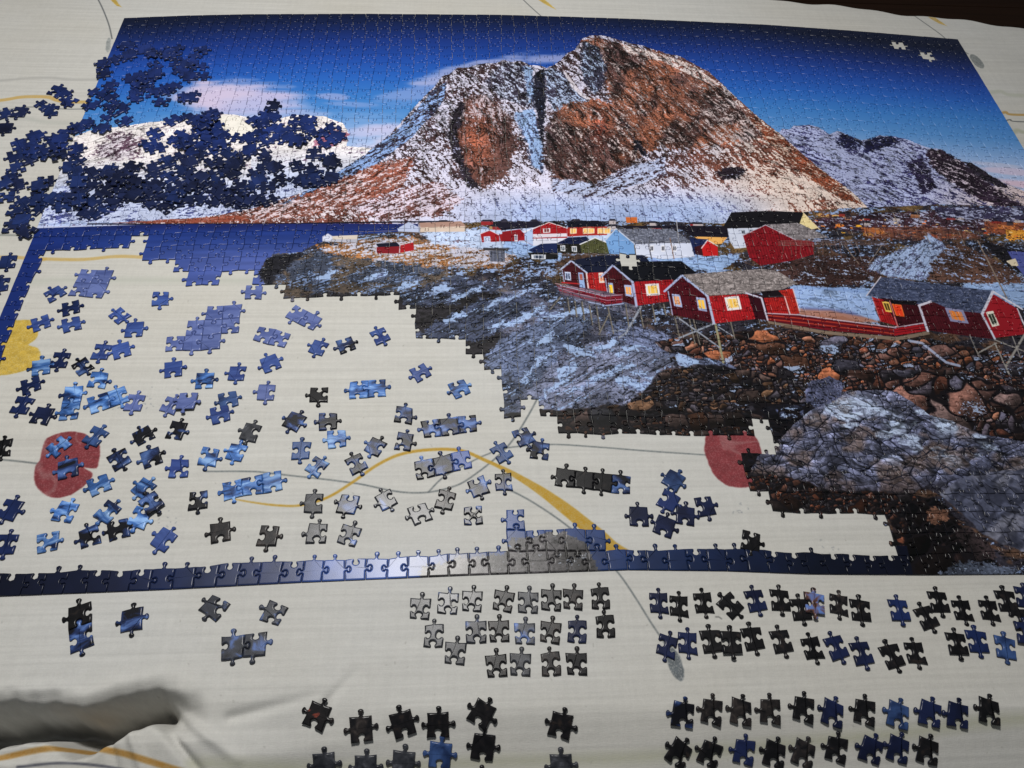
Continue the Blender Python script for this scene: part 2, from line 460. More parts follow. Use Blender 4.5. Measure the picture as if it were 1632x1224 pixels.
    tex_rock(land, lambda x, y: .60 + .2 * sstep(440, 560, y) + .10 * sstep(.4, .6, fbm(x / 60., y / 22., 2, 97)), land_rock, (150, 172, 214), rag=0, rough=3, seed=40, direction=-14, dirscale=(30, 6))
    # low point on the left: dark shore, grey slabs
    tex_rock([(412, 440), (425, 412), (448, 404), (500, 400), (560, 398), (640, 410), (700, 430), (760, 450), (720, 500), (640, 480), (500, 480), (430, 470)], .70, lambda x, y: mix(C3(66, 72, 88), C3(84, 74, 66), L3(sstep(.48, .62, fbm(x / 30., y / 12., 3, 44)))), (128, 150, 192), rough=4, seed=41, direction=-22, dirscale=(60, 5))
    tex_rock([(412, 440), (425, 412), (460, 404), (500, 402), (470, 415), (440, 440), (430, 470)], .95, (34, 34, 40), (100, 110, 140), rough=3, seed=42)
    tex_rock([(480, 470), (640, 466), (760, 455), (800, 470), (790, 640), (700, 560), (640, 500), (500, 480)], .93, (40, 38, 42), (92, 108, 144), rough=4, seed=43, direction=-20, dirscale=(60, 5))
    tex_rock([(505, 392), (560, 384), (640, 378), (760, 392), (830, 402), (800, 428), (700, 425), (600, 415), (520, 405)], .50, (132, 92, 58), (196, 196, 214), rough=7, seed=44, direction=-8)
    tex_rock([(670, 372), (860, 360), (1000, 372), (1010, 390), (900, 402), (760, 396), (690, 388)], .22, (80, 70, 80), (190, 206, 236), rough=5, seed=45, direction=-3)
    # snow around the houses
    for P in ([(800, 380), (900, 396), (890, 416), (840, 412), (800, 402)], [(1020, 412), (1110, 408), (1180, 404), (1150, 434), (1110, 432), (1040, 420)],
              [(1260, 455), (1400, 462), (1395, 492), (1400, 520), (1340, 505), (1270, 500)], [(1530, 440), (1632, 452), (1760, 470), (1760, 500), (1600, 488), (1540, 470)]):
        tex_rock(P, .24, (92, 104, 146), (156, 184, 228), rough=9, rag=9, seed=46, direction=10)
        strata(P, 8, (80, 14), .45, 340)
    # slabs
    slabs = [([(800, 662), (778, 600), (770, 565), (820, 530), (880, 505), (960, 505), (900, 560), (860, 620), (830, 650)], (88, 98, 124), -32),
             ([(820, 640), (870, 590), (950, 545), (1030, 540), (1075, 560), (1080, 600), (1000, 640), (900, 660), (850, 665)], (118, 124, 150), -28),
             ([(690, 520), (760, 478), (840, 470), (850, 500), (780, 540), (700, 545), (665, 538)], (72, 80, 104), -28),
             ([(640, 470), (740, 440), (800, 455), (720, 485), (650, 492)], (64, 70, 90), -22),
             ([(1060, 590), (1130, 580), (1180, 600), (1200, 640), (1120, 650), (1060, 640)], (108, 96, 106), 30),
             ([(960, 510), (1040, 525), (1120, 560), (1180, 590), (1140, 600), (1060, 565), (980, 545)], (96, 104, 132), 22),
             ([(1180, 560), (1240, 580), (1250, 610), (1200, 615), (1170, 590)], (104, 92, 100), 20)]
    for i, (P, c, a) in enumerate(slabs):
        tex_rock(P, .76, tuple(v * .98 for v in c), (156, 180, 222), rough=16, seed=50 + i, direction=a, dirscale=(90, 7), rag=18)
        strata(P, a, (130, 17), .62, 200 + i)
        strata(P, a, (60, 8), .35, 230 + i)
    for i, (cx, cy, rx, ry, ro) in enumerate([(835, 505, 30, 4, -25), (900, 500, 36, 4, -8), (880, 620, 30, 3, -30), (940, 610, 34, 3, -24), (860, 575, 26, 3, -36), (980, 590, 30, 3, -20), (1040, 600, 26, 3, 10), (800, 480, 34, 3, -20), (740, 470, 30, 3, -22), (870, 540, 14, 6, -40), (925, 560, 20, 6, 10), (965, 552, 18, 5, -15), (905, 590, 16, 6, -30), (1000, 560, 16, 4, -20), (1090, 575, 18, 7, 20),
                                              (1160, 600, 16, 6, 30), (1215, 600, 22, 6, 25), (1100, 610, 12, 7, 40), (840, 600, 10, 5, -40), (1010, 610, 24, 6, 12), (1060, 625, 14, 5, 20), (790, 520, 12, 4, -20), (1190, 625, 22, 6, 28), (725, 505, 16, 4, -20), (700, 462, 20, 4, -14),
                                              (600, 440, 16, 4, -20), (520, 440, 18, 3, -20), (650, 455, 18, 4, -20)]):
        t = np.linspace(0, 2 * math.pi, 14)[:-1]; cr, sr = math.cos(math.radians(ro)), math.sin(math.radians(ro))
        P = [(cx + rx * math.cos(q) * cr - ry * math.sin(q) * sr, cy + rx * math.cos(q) * sr + ry * math.sin(q) * cr) for q in t]
        tex_rock([(cx + (a_ - cx) * 1.25, cy + (b_ - cy) * 1.4) for a_, b_ in P], .36, (84, 92, 120), (164, 188, 228), rough=14, rs=16, rag=9, seed=400 + i, direction=ro, alpha=.95)

    # --- boulders
    def boulders(P, sx, sy, rot, pal, snow=.1, seed=0, dark=(24, 20, 24), rough=8, gap=.10):
        sl, m = p.poly(P, soft=2, rough=rough, rs=30, seed=seed)
        if sl is None:
            return
        x = p.jx[sl]; y = p.jy[sl]; a = math.radians(rot)
        x2 = x * math.cos(a) + y * math.sin(a) + 6 * (n_mid[sl] - .5); y2 = -x * math.sin(a) + y * math.cos(a) + 5 * (n_fine[sl] - .5)
        x2 = x2 + sx * 1.1 * (fbm(x / 70., y / 50., 2, seed + 2) - .5) + .5 * sx * (vn(x / sx * 1.4, y / sx * 1.4, seed + 3) - .5)
        y2 = y2 + sy * 1.1 * (fbm(x / 70., y / 50., 2, seed + 4) - .5) + .5 * sy * (vn(x / sx * 1.4, y / sx * 1.4, seed + 6) - .5)
        d1, dg, idc, hy = voronoi(x2 / sx, y2 / sy, seed)
        D1, DG, IDC, HY = voronoi(x2 / sx / 2.3 + 7, y2 / sy / 2.3 + 3, seed + 20)
        e1, eg, ide, he = voronoi(x2 / sx * 2.1 + 5, y2 / sy * 2.1, seed + 30)
        bigc = IDC < .22; smc = (IDC > .62)
        dg = np.where(bigc, DG * 1.6, np.where(smc, eg * .7, np.minimum(dg, DG * 3 + .0)))
        idc = np.where(bigc, IDC * 4.3 % 1, np.where(smc, ide, idc)); hy = np.where(bigc, HY, np.where(smc, he, hy))
        pal = np.array(pal, np.float32)
        c = pal[(idc * 997).astype(int) % len(pal)] * L3(.48 + .75 * ((idc * 131) % 1))
        lit = .45 + .9 * sstep(.45, -.45, hy * 1.0) * .8          # upper flank of each printed stone is paler
        c = c * L3(lit * (.55 + .9 * n_fine[sl]))
        sn = sstep(.0, .06, (n_mid[sl] * .6 + n_tiny[sl] * .4) - (1 - snow) + .25 * (hy > .05)) * (((idc * 57) % 1) < .45)
        c = mix(c, C3(170, 190, 226), L3(sn * .85))
        g = sstep(gap * .7, gap * .7 + .15, dg)
        c = mix(np.broadcast_to(C3(*dark), c.shape), c, L3(g))
        p.put((sl, m), c)
    BR = [(128, 82, 68), (106, 78, 72), (140, 98, 80), (90, 88, 104), (98, 74, 70), (150, 94, 68), (80, 74, 84), (120, 100, 98), (116, 84, 76)]
    GR = [(92, 96, 120), (76, 80, 102), (110, 112, 136), (70, 66, 78)]
    boulders([(1040, 545), (1200, 525), (1440, 535), (1600, 560), (1760, 600), (1900, 760), (1632, 720), (1560, 700), (1480, 665), (1430, 628), (1340, 622), (1250, 615), (1160, 580), (1060, 560)], 24, 17, 12, BR, .22, 60)
    boulders([(1330, 590), (1500, 590), (1632, 620), (1800, 680), (1800, 760), (1632, 712), (1560, 700), (1480, 662), (1420, 625)], 44, 30, 20, BR, .15, 61)
    boulders([(1060, 590), (1140, 580), (1300, 610), (1240, 700), (1195, 705), (1130, 690), (1060, 680), (1000, 680), (940, 690), (860, 690), (850, 660), (1000, 645)], 26, 17, 10, [(74, 70, 78), (96, 80, 76), (56, 54, 62), (110, 84, 66)], .15, 62)
    boulders([(800, 662), (860, 655), (960, 650), (1100, 655), (1230, 660), (1240, 700), (900, 700)], 20, 14, 5, [(46, 42, 44), (60, 50, 48), (34, 34, 38), (80, 56, 44)], .06, 63)
    boulders([(1190, 640), (1290, 640), (1300, 700), (1230, 730), (1180, 780), (1180, 700), (1240, 690)], 40, 24, 10, [(26, 26, 34), (18, 18, 24), (40, 38, 46)], .0, 64)
    boulders([(1178, 700), (1230, 700), (1230, 750), (1185, 770)], 40, 24, 10, [(20, 20, 28)], 0, 65)
    # large cracked boulder
    big = [(1185, 765), (1205, 735), (1235, 705), (1262, 680), (1290, 655), (1320, 635), (1352, 622), (1395, 622), (1430, 626), (1455, 642), (1480, 662), (1520, 672), (1560, 690), (1632, 705), (1800, 740), (1800, 800), (1632, 770), (1560, 768), (1500, 790),
           (1480, 775), (1440, 795), (1380, 792), (1330, 800), (1280, 806), (1230, 800), (1195, 785)]
    sl, m = p.poly(big, soft=1.5, rough=6, rs=30, seed=66)
    x = p.jx[sl]; y = p.jy[sl]; xx, yy = X[sl], Y[sl]
    wx = x + 44 * (fbm(x / 70, y / 60, 3, 5) - .5); wy = y + 44 * (fbm(x / 70, y / 60, 3, 6) - .5)
    d1, dg, idc, hy = voronoi((wx * .93 + wy * .36) / 34, (-wx * .36 + wy * .93) / 20, 70)
    d1b, dgb, idb, hyb = voronoi((wx * .8 + wy * .6) / 92, (-wx * .6 + wy * .8) / 60, 71)
    d1c, dgc, idcc, _ = voronoi((wx * .93 + wy * .36) / 14, (-wx * .36 + wy * .93) / 9, 73)
    c = mix(C3(84, 88, 110), C3(114, 118, 144), L3(sstep(.35, .65, n_big[sl])))
    c = c * L3(.72 + .5 * idc) * L3(.55 + .95 * n_fine[sl]) * L3(.78 + .34 * idcc) * L3(1 + .5 * np.clip(-hy, -.5, .5)) * L3(1 + .4 * np.clip(-hyb, -.5, .5))
    c = mix(c, C3(116, 96, 84) * L3(.5 + n_fine[sl]), L3(sstep(.48, .64, fbm(x / 60, y / 46, 3, 72)) * .65))
    c = mix(c, C3(22, 24, 36), L3(.85 * sstep(.10, .02, dg) * (n_mid[sl] > .40)))
    c = mix(c, C3(18, 20, 32), L3(.9 * sstep(.05, .005, dgb)))
    c = mix(c, C3(34, 34, 46), L3(.45 * sstep(.14, .03, dgc)))
    ridge = sstep(26, 0, np.abs(yy - (640 + (xx - 1290) * .20 + 10 * np.sin(xx / 25.)))) * (xx > 1290) * sstep(.42, .62, n_mid[sl])
    patch = sstep(.60, .68, fbm(x / 55, y / 24, 3, 74)) * sstep(770, 690, yy)
    c = mix(c, C3(190, 206, 234), L3(np.clip(ridge * 1.0 + patch * .9, 0, 1) * (.5 + .5 * (n_fine[sl] > .45))))
    dk = sstep(745, 800, yy + 14 * (n_mid[sl] - .5) - .04 * (xx - 1300))
    c = mix(c, C3(38, 32, 34) * L3(.6 + .8 * n_fine[sl]), L3(dk * .85))
    p.put((sl, m), c)
    strata(big, 24, (120, 20), .6, 310); strata(big, 36, (40, 9), .25, 311)
    boulders([(1180, 752), (1250, 760), (1330, 782), (1440, 785), (1500, 800), (1560, 870), (1640, 940), (1430, 930), (1420, 828), (1235, 830), (1188, 795)], 17, 13, 20, [(48, 40, 40), (76, 52, 44), (36, 34, 38), (60, 56, 60), (96, 60, 46)], .04, 67)
    boulders([(1440, 800), (1490, 790), (1540, 850), (1600, 930), (1440, 930)], 30, 22, 30, [(18, 16, 18), (34, 26, 26), (14, 14, 18)], 0, 68)
    tex_rock([(1476, 815), (1488, 808), (1500, 812), (1510, 810), (1512, 826), (1498, 836), (1480, 832)], .97, (96, 70, 58), (120, 92, 78), rough=8, rs=12, rag=8, seed=420)
    tex_rock([(1520, 845), (1545, 840), (1572, 862), (1590, 890), (1560, 892), (1530, 868)], .95, (52, 44, 46), (90, 80, 84), rough=6, rag=6, seed=421)
    # smooth rock bottom right
    sl, m = p.poly([(1498, 788), (1530, 762), (1580, 752), (1632, 748), (1900, 760), (1900, 905), (1632, 880), (1600, 868), (1560, 846), (1525, 815)], soft=1.5, rough=5, seed=69)
    x = p.jx[sl]; y = p.jy[sl]
    c = mix(C3(84, 88, 108), C3(118, 120, 136), L3(sstep(.4, .65, fbm((x * .8 + y * .6) / 120, (-x * .6 + y * .8) / 36, 4, 78)))) * L3(.75 + .5 * n_fine[sl])
    c = mix(c, C3(40, 42, 54), L3(sstep(.07, .01, np.abs(fbm((x * .8 + y * .6) / 90, (-x * .6 + y * .8) / 44, 3, 79) - .5)) * .6))
    p.put((sl, m), c)
    strata([(1498, 788), (1580, 752), (1900, 760), (1900, 905), (1600, 868)], 40, (90, 18), .5, 312)
    tex_rock([(1500, 912), (1530, 896), (1570, 897), (1620, 908), (1640, 930), (1500, 930)], .8, (84, 92, 110), (150, 165, 190), rough=4, seed=80)
    boulders([(1236, 652), (1280, 643), (1278, 664), (1245, 668)], 60, 30, 10, [(84, 92, 124)], .3, 81)
    tex_rock([(1286, 612), (1320, 600), (1347, 612), (1340, 635), (1300, 650), (1283, 640)], .84, (84, 88, 114), (130, 144, 182), rough=4, rag=4, seed=82, direction=60)
    strata([(1286, 612), (1320, 600), (1347, 612), (1340, 635), (1300, 650), (1283, 640)], 60, (40, 9), .7, 313)

    # --- distant village strip on the right
    tex_rock([(1290, 352), (1400, 340), (1520, 335), (1632, 348), (1632, 372), (1500, 365), (1400, 372), (1300, 362)], .62, (62, 42, 52), (186, 190, 220), rough=5, seed=83, direction=6)
    for (x0, y0, x1, y1, c) in [(1300, 341, 1350, 346, (226, 178, 110)), (1330, 356, 1345, 362, (232, 140, 60)), (1364, 358, 1374, 363, (255, 190, 60)), (1376, 362, 1408, 371, (226, 132, 54)), (1376, 371, 1392, 377, (255, 206, 70)),
                                (1395, 366, 1410, 374, (250, 170, 70)), (1480, 373, 1496, 380, (150, 60, 40)), (1436, 372, 1448, 375, (220, 120, 60)), (1570, 352, 1632, 374, (150, 86, 62)), (1604, 366, 1700, 384, (244, 172, 70)), (1590, 358, 1612, 366, (206, 126, 72))]:
        tex_rock([(x0, y0), (x1, y0 + 2), (x1, y1), (x0, y1 - 1)], .35, (70, 44, 40), c, rough=5, rs=8, rag=5, seed=int(x0))
    for i in range(46):
        x0 = r.uniform(1285, 1632); y0 = 346 + (x0 - 1285) * .03 + r.uniform(0, 26)
        cc = [(255, 196, 80), (240, 150, 70), (250, 214, 150), (200, 80, 50), (230, 120, 60)][int(r.integers(0, 5))]
        p.put(p.line([(x0, y0), (x0 + r.uniform(1, 5), y0 + r.uniform(-.5, .8))], r.uniform(1.2, 2.8)), cc, .9)
    for i in range(22):
        x0 = r.uniform(640, 1160); y0 = r.uniform(352, 362); w0 = r.uniform(9, 20); h0 = r.uniform(4, 7)
        cc = [(150, 40, 44), (196, 186, 190), (60, 56, 70), (168, 130, 112), (186, 150, 96)][int(r.integers(0, 5))]
        p.put(p.poly([(x0, y0), (x0 + w0, y0), (x0 + w0, y0 + h0), (x0, y0 + h0)], soft=.7), cc, .9)
        p.put(p.poly([(x0 - 1, y0), (x0 + 3, y0 - 3), (x0 + w0 - 2, y0 - 3), (x0 + w0 + 1, y0)], soft=.6), (40, 38, 50), .95)
    for i in range(16):
        x0 = r.uniform(1290, 1620); y0 = r.uniform(340, 356); w0 = r.uniform(8, 16); h0 = r.uniform(3, 6)
        cc = [(140, 50, 46), (190, 180, 180), (70, 60, 66), (176, 120, 84)][int(r.integers(0, 4))]
        p.put(p.poly([(x0, y0), (x0 + w0, y0 + 1), (x0 + w0, y0 + h0), (x0, y0 + h0)], soft=.7), cc, .9)
        p.put(p.poly([(x0 - 1, y0), (x0 + 3, y0 - 3), (x0 + w0 - 2, y0 - 2), (x0 + w0 + 1, y0 + 1)], soft=.6), (36, 32, 40), .95)
    tex_rock([(1370, 362), (1500, 360), (1570, 378), (1500, 384), (1380, 380)], .35, (46, 30, 34), (150, 88, 66), rough=3, seed=84, direction=3, alpha=.6)
    for i in range(26):
        x0 = 1380 + i * 7.2
        p.put(p.line([(x0, 362 + (i % 3)), (x0 + 3, 381 + (i * 5 % 4))], .9), (126, 96, 80) if i % 3 else (50, 34, 34), .8)
    p.put(p.line([(1372, 362), (1450, 363), (1550, 372)], 1.4), (104, 66, 58), .9)
    p.put(p.line([(1376, 366), (1500, 368)], 1.0), (140, 84, 60), .9)
    # hillside right of centre: brown/dark knolls, snowy track, sea
    tex_rock([(1225, 420), (1300, 408), (1400, 410), (1425, 432), (1380, 452), (1300, 458), (1235, 445)], .72, (66, 48, 46), (176, 190, 222), rough=6, seed=85, direction=8)
    tex_rock([(1475, 395), (1530, 388), (1600, 420), (1632, 450), (1560, 452), (1480, 450), (1476, 430)], .68, (84, 62, 54), (160, 176, 216), rough=6, seed=86, direction=12)
    tex_rock([(1560, 385), (1632, 398), (1632, 440), (1600, 420)], .9, (36, 34, 42), (110, 120, 160), rough=4, seed=87)
    tex_rock([(1395, 412), (1465, 388), (1478, 372), (1500, 386), (1506, 396), (1482, 420), (1478, 448), (1432, 444), (1380, 430)], .40, (84, 88, 116), (164, 184, 222), rough=10, rag=10, seed=88, direction=-40)
    strata([(1395, 412), (1465, 388), (1500, 386), (1482, 420), (1478, 448), (1380, 430)], -48, (60, 12), .6, 341)
    sm = p.poly([(1605, 400), (1640, 402), (1760, 420), (1760, 450), (1632, 440), (1620, 425)], soft=1.2); p.put(sm, (84, 92, 158))
    p.put(p.poly([(1604, 416), (1618, 412), (1624, 424), (1612, 424)], soft=.7), (220, 206, 180))
    tex_rock([(1485, 330), (1632, 330), (1632, 352), (1500, 348)], .6, (60, 56, 84), (180, 186, 220), rough=4, seed=89, direction=8)

    # --- houses. a, b, c: coordinates read off three enlarged views
    def a(*P): return [(400 + x / 3.886, 300 + y / 3.886) for x, y in P]
    def b(*P): return [(800 + x / 3.886, 300 + y / 3.886) for x, y in P]
    def c8(*P): return [(1212 + x / 3.886, 300 + y / 3.886) for x, y in P]
    def fill(P, col, al=1.0, soft=.7, plank=0, tile=0, ang=0.0):
        sl, m = p.poly(P, soft=soft)
        if sl is None:
            return
        col = np.broadcast_to(C3(*col), m.shape + (3,))
        if plank:
            q = p.jx[sl] * math.cos(ang) + p.jy[sl] * math.sin(ang)
            col = col * L3(.86 + .2 * (np.sin(q * 2 * math.pi / plank) > -.5)) * L3(.72 + .32 * n_fine[sl] + .26 * n_tin2[sl])
        elif tile:
            col = col * L3(.62 + .76 * (n_str[sl] * .5 + n_tiny[sl] * .5)) + 22 * L3((n_tiny[sl] > .62))
        else:
            col = col * L3(.93 + .14 * n_mid[sl])
        p.put((sl, m), col, al)

    def ln(P, col, w=1.4, al=1.0):
        p.put(p.line(P, w), col, al)
    def win(P, frame, pane, bars=1):
        fill(P, frame, soft=.5)
        q = np.array(P); cc = q.mean(0); q2 = cc + (q - cc) * .66
        fill([tuple(t) for t in q2], pane, soft=.5)
        for k in range(1, bars + 1):
            t = k / (bars + 1)
            ln([tuple(q[0] * (1 - t) + q[1] * t), tuple(q[3] * (1 - t) + q[2] * t)], frame, .9)
    RED, DRED, MRED = (158, 32, 38), (66, 20, 30), (120, 28, 36)
    # far left row
    fill(a((440, 300), (475, 280), (505, 298), (660, 292), (658, 340), (440, 330)), (176, 176, 190)); fill(a((500, 298), (660, 290), (655, 316), (505, 318)), (206, 196, 184)); fill(a((445, 305), (475, 284), (500, 300), (500, 325), (448, 325)), (206, 210, 228))
    fill(a((905, 250), (975, 210), (1045, 245), (1045, 275), (910, 268)), (176, 186, 214)); fill(a((1040, 215), (1300, 205), (1335, 238), (1050, 250)), (166, 134, 122)); fill(a((1048, 243), (1325, 236), (1322, 270), (1046, 272)), (208, 190, 176))
    fill(a((770, 345), (900, 335), (925, 360), (790, 370)), (24, 26, 44)); fill(a((775, 366), (920, 360), (925, 405), (778, 405)), (128, 30, 40)); fill(a((920, 355), (1005, 335), (1008, 385), (925, 400)), (164, 32, 40)); ln(a((772, 345), (775, 405)), (200, 200, 215)); ln(a((918, 400), (922, 350), (1006, 332)), (214, 206, 214))
    for i in range(12):
        x0 = 780 + i * 52; ln(a((x0, 400 + (i % 4) * 8), (x0 - 10 + (i * 37 % 30), 470 + (i * 13 % 60))), (170, 158, 148), 1.0, .8)
    ln(a((770, 408), (1100, 405), (1240, 385)), (196, 190, 186), 1.3); ln(a((640, 270), (780, 268), (900, 262)), (120, 104, 104), 1.0)
    fill(a((1420, 285), (1475, 262), (1535, 292), (1538, 330), (1430, 335)), RED); ln(a((1415, 285), (1475, 260), (1540, 292)), (216, 206, 216)); fill(a((1440, 300), (1480, 298), (1485, 338), (1442, 338)), (196, 206, 232)); fill(a((1535, 285), (1760, 275), (1760, 320), (1545, 330)), (150, 28, 38)); win(a((1570, 290), (1605, 290), (1605, 305), (1572, 305)), (210, 210, 220), (40, 40, 60))
    fill(a((1475, 388), (1570, 385), (1572, 455), (1480, 455)), (92, 96, 112), plank=8); fill(a((1435, 370), (1600, 372), (1590, 388), (1440, 385)), (60, 58, 62))
    # b view, back row
    fill(b((0, 270), (110, 255), (135, 280), (100, 330), (0, 330)), (130, 26, 36)); fill(b((-60, 215), (230, 205), (240, 240), (0, 262)), (32, 30, 46)); win(b((75, 288), (95, 288), (97, 330), (77, 330)), (220, 220, 232), (90, 90, 110))
    fill(b((400, 205), (600, 202), (640, 235), (410, 245)), (22, 24, 38)); fill(b((400, 245), (650, 238), (650, 290), (405, 300)), (168, 46, 40)); fill(b((135, 280), (290, 212), (400, 250), (402, 300), (405, 345), (190, 355), (140, 325)), (158, 30, 38))
    fill(b((190, 285), (400, 280), (402, 300), (192, 308)), (218, 212, 224)); fill(b((190, 312), (404, 308), (405, 345), (190, 358)), (214, 216, 232)); fill(b((138, 280), (190, 250), (192, 355), (140, 325)), (170, 190, 226)); ln(b((135, 272), (290, 212), (405, 248)), (232, 222, 226), 1.5)
    for x0 in (420, 500, 530, 590, 630):
        win(b((x0, 248), (x0 + 42, 246), (x0 + 42, 280), (x0, 284)), (236, 214, 180), (246, 196, 110))
    win(b((252, 250), (298, 248), (298, 275), (254, 278)), (220, 216, 222), (120, 60, 60))
    fill(b((765, 180), (835, 180), (838, 215), (770, 215)), (206, 112, 56)); fill(b((700, 235), (1400, 235), (1400, 250), (710, 250)), (28, 26, 40)); fill(b((1085, 240), (1400, 235), (1400, 308), (1180, 300)), (30, 26, 38)); fill(b((1190, 300), (1395, 305), (1360, 345), (1250, 350)), (232, 176, 100))
    # dark green cabins
    fill(b((160, 385), (240, 345), (345, 340), (345, 400), (260, 430)), (30, 42, 82)); fill(b((160, 400), (345, 400), (345, 440), (180, 445)), (28, 28, 30)); win(b((180, 412), (270, 412), (270, 440), (182, 440)), (214, 218, 228), (60, 70, 90), 3)
    fill(b((330, 345), (410, 305), (520, 300), (545, 322), (485, 350)), (26, 34, 66)); fill(b((340, 348), (485, 345), (490, 402), (345, 400)), (32, 32, 28)); win(b((360, 355), (390, 355), (392, 392), (362, 390)), (220, 222, 230), (90, 100, 110)); win(b((430, 360), (462, 360), (464, 395), (432, 392)), (220, 222, 230), (90, 100, 110))
    fill(b((485, 350), (575, 310), (660, 345), (662, 405), (490, 402)), (78, 80, 52), plank=5); ln(b((482, 348), (575, 308), (662, 342)), (226, 226, 232), 2.0)
    for i in range(9):
        ln(b((300 + i * 44, 405 + (i % 3) * 4), (345 + i * 44, 408 + (i * 7 % 9))), (128, 122, 128), 1.3, .8)
    # white long house with grey roof, blue gable
    fill(b((640, 320), (705, 255), (815, 345), (825, 415), (665, 408)), (118, 160, 212)); fill(b((820, 345), (1170, 338), (1195, 425), (1000, 440), (830, 415)), (206, 212, 232), plank=0)
    fill(b((705, 250), (1055, 252), (1175, 335), (820, 348)), (104, 108, 124), tile=1); ln(b((645, 318), (705, 250), (820, 345)), (196, 204, 224), 1.6)
    for x0 in (915, 985, 1055):
        win(b((x0, 355), (x0 + 24, 355), (x0 + 24, 392), (x0, 392)), (232, 232, 240), (40, 44, 60))
    ln(b((1080, 200), (1095, 340)), (190, 190, 196), 1.1); ln(b((1040, 310), (1065, 440)), (130, 92, 70), 1.1); ln(b((905, 345), (925, 440)), (70, 66, 76), 1.1)
    fill(b((1160, 310), (1280, 318), (1240, 360), (1190, 415), (1170, 340)), (34, 44, 84)); fill(b((1190, 365), (1240, 350), (1245, 418), (1200, 410)), (62, 26, 34)); fill(b((1235, 362), (1272, 325), (1335, 365), (1338, 418), (1245, 420)), (190, 34, 38)); ln(b((1235, 372), (1272, 322), (1335, 358)), (226, 222, 230), 1.6)
    # big white house at the right back, black roof
    fill(b((1395, 250), (1600, 245), (1600, 360), (1440, 375), (1410, 330)), (200, 206, 224)); fill(b((1420, 150), (1640, 140), (1900, 150), (1860, 240), (1400, 248), (1370, 240)), (26, 24, 30), tile=0); win(b((1480, 258), (1505, 258), (1507, 285), (1482, 285)), (170, 176, 190), (50, 54, 70)); win(b((1530, 255), (1555, 255), (1557, 280), (1532, 282)), (170, 176, 190), (50, 54, 70))
    fill(c8((265, 155), (360, 245), (300, 260), (240, 222)), (232, 214, 160)); ln(c8((262, 150), (365, 255)), (226, 206, 170), 1.8)
    # red barn
    fill(c8((-110, 290), (30, 230), (215, 320), (330, 330), (330, 410), (190, 450), (0, 480), (-70, 430)), (122, 24, 34), plank=7, ang=.0); fill(c8((30, 225), (235, 215), (420, 305), (215, 322)), (128, 122, 126), tile=1); ln(c8((-115, 295), (30, 228), (215, 320)), (190, 186, 200), 1.5)
    for i in range(14):
        ln(c8((150 + i * 34, 330 + (i % 3) * 4), (130 + i * 36 + (i * 29 % 40), 440 - (i * 11 % 50))), (120, 92, 84), 1.1, .85)
    for k in range(4):
        ln(c8((110, 328 + k * 9), (500, 318 + k * 10), (780, 330 + k * 8)), (130, 104, 96), 1.2, .8)
    for (P, w) in ((((820, 150), (855, 235)), 1.5), (((960, 130), (1005, 230)), 1.2), (((1345, 325), (1525, 680)), 2.2), (((1225, 265), (1265, 355)), 1.1), (((1010, 265), (1050, 340)), 1.1), (((520, 355), (610, 470)), 1.4), (((750, 355), (670, 470)), 1.2)):
        ln(c8(*P), (136, 122, 112), w)
    # stilts and struts
    ST = (128, 122, 112)
    for P in (((495, 705), (510, 815)), ((540, 725), (560, 845)), ((585, 735), (605, 880)), ((655, 735), (690, 900)), ((765, 720), (785, 860)), ((850, 735), (875, 860)), ((930, 720), (950, 830)), ((450, 700), (462, 795)), ((405, 680), (418, 770)), ((660, 780), (600, 905)), ((360, 675), (298, 750)),
              ((1070, 800), (1100, 930)), ((1160, 815), (1195, 965)), ((1185, 815), (1225, 970)), ((1415, 830), (1440, 930)), ((1000, 720), (1015, 790))):
        ln(b(*P), ST, 2.2); ln([(x - .9, y) for x, y in b(*P)], (60, 56, 54), .8, .7)
    ln(b((1320, 835), (1370, 1080)), (150, 146, 118), 3.6)
    for P, w in ((((860, 735), (765, 900), (725, 925)), 3.4), (((1095, 930), (1320, 835)), 3.0), (((1085, 800), (1345, 985)), 3.0), (((680, 885), (760, 882)), 1.6), (((1340, 860), (1430, 915)), 2.0)):
        ln(b(*P), (146, 152, 166), w)
    # cabin one
    fill(b((420, 450), (600, 420), (880, 415), (925, 470), (800, 520), (525, 525)), (24, 30, 52)); fill(b((525, 525), (640, 520), (660, 640), (535, 632)), (162, 34, 36), plank=6); fill(b((372, 510), (428, 455), (520, 530), (530, 625), (480, 620), (385, 585)), DRED)
    ln(b((360, 505), (428, 450), (525, 525)), (172, 182, 214), 3.0); ln(b((372, 510), (385, 582)), (170, 180, 210), 1.6); ln(b((522, 528), (535, 632)), (220, 206, 206), 2.4)
    win(b((386, 518), (424, 520), (428, 572), (390, 568)), (196, 208, 234), (90, 100, 130)); fill(b((470, 522), (502, 524), (515, 620), (480, 612)), (150, 176, 220)); fill(b((478, 532), (496, 533), (500, 570), (482, 568)), (170, 96, 86)); win(b((596, 525), (640, 522), (645, 585), (602, 588)), (230, 214, 206), (236, 150, 110))
    # cabin two
    fill(b((690, 480), (830, 455), (1110, 452), (1205, 525), (1060, 575), (815, 580)), (18, 20, 28)); fill(b((815, 580), (1060, 566), (1050, 700), (835, 728)), (150, 26, 34), plank=6); fill(b((625, 545), (685, 485), (800, 585), (825, 725), (700, 690), (655, 650)), (66, 16, 26), plank=6)
    ln(b((612, 550), (685, 478), (808, 582)), (168, 178, 212), 3.4); ln(b((808, 580), (832, 728)), (168, 178, 212), 4.0); ln(b((640, 560), (655, 660)), (166, 174, 204), 1.6)
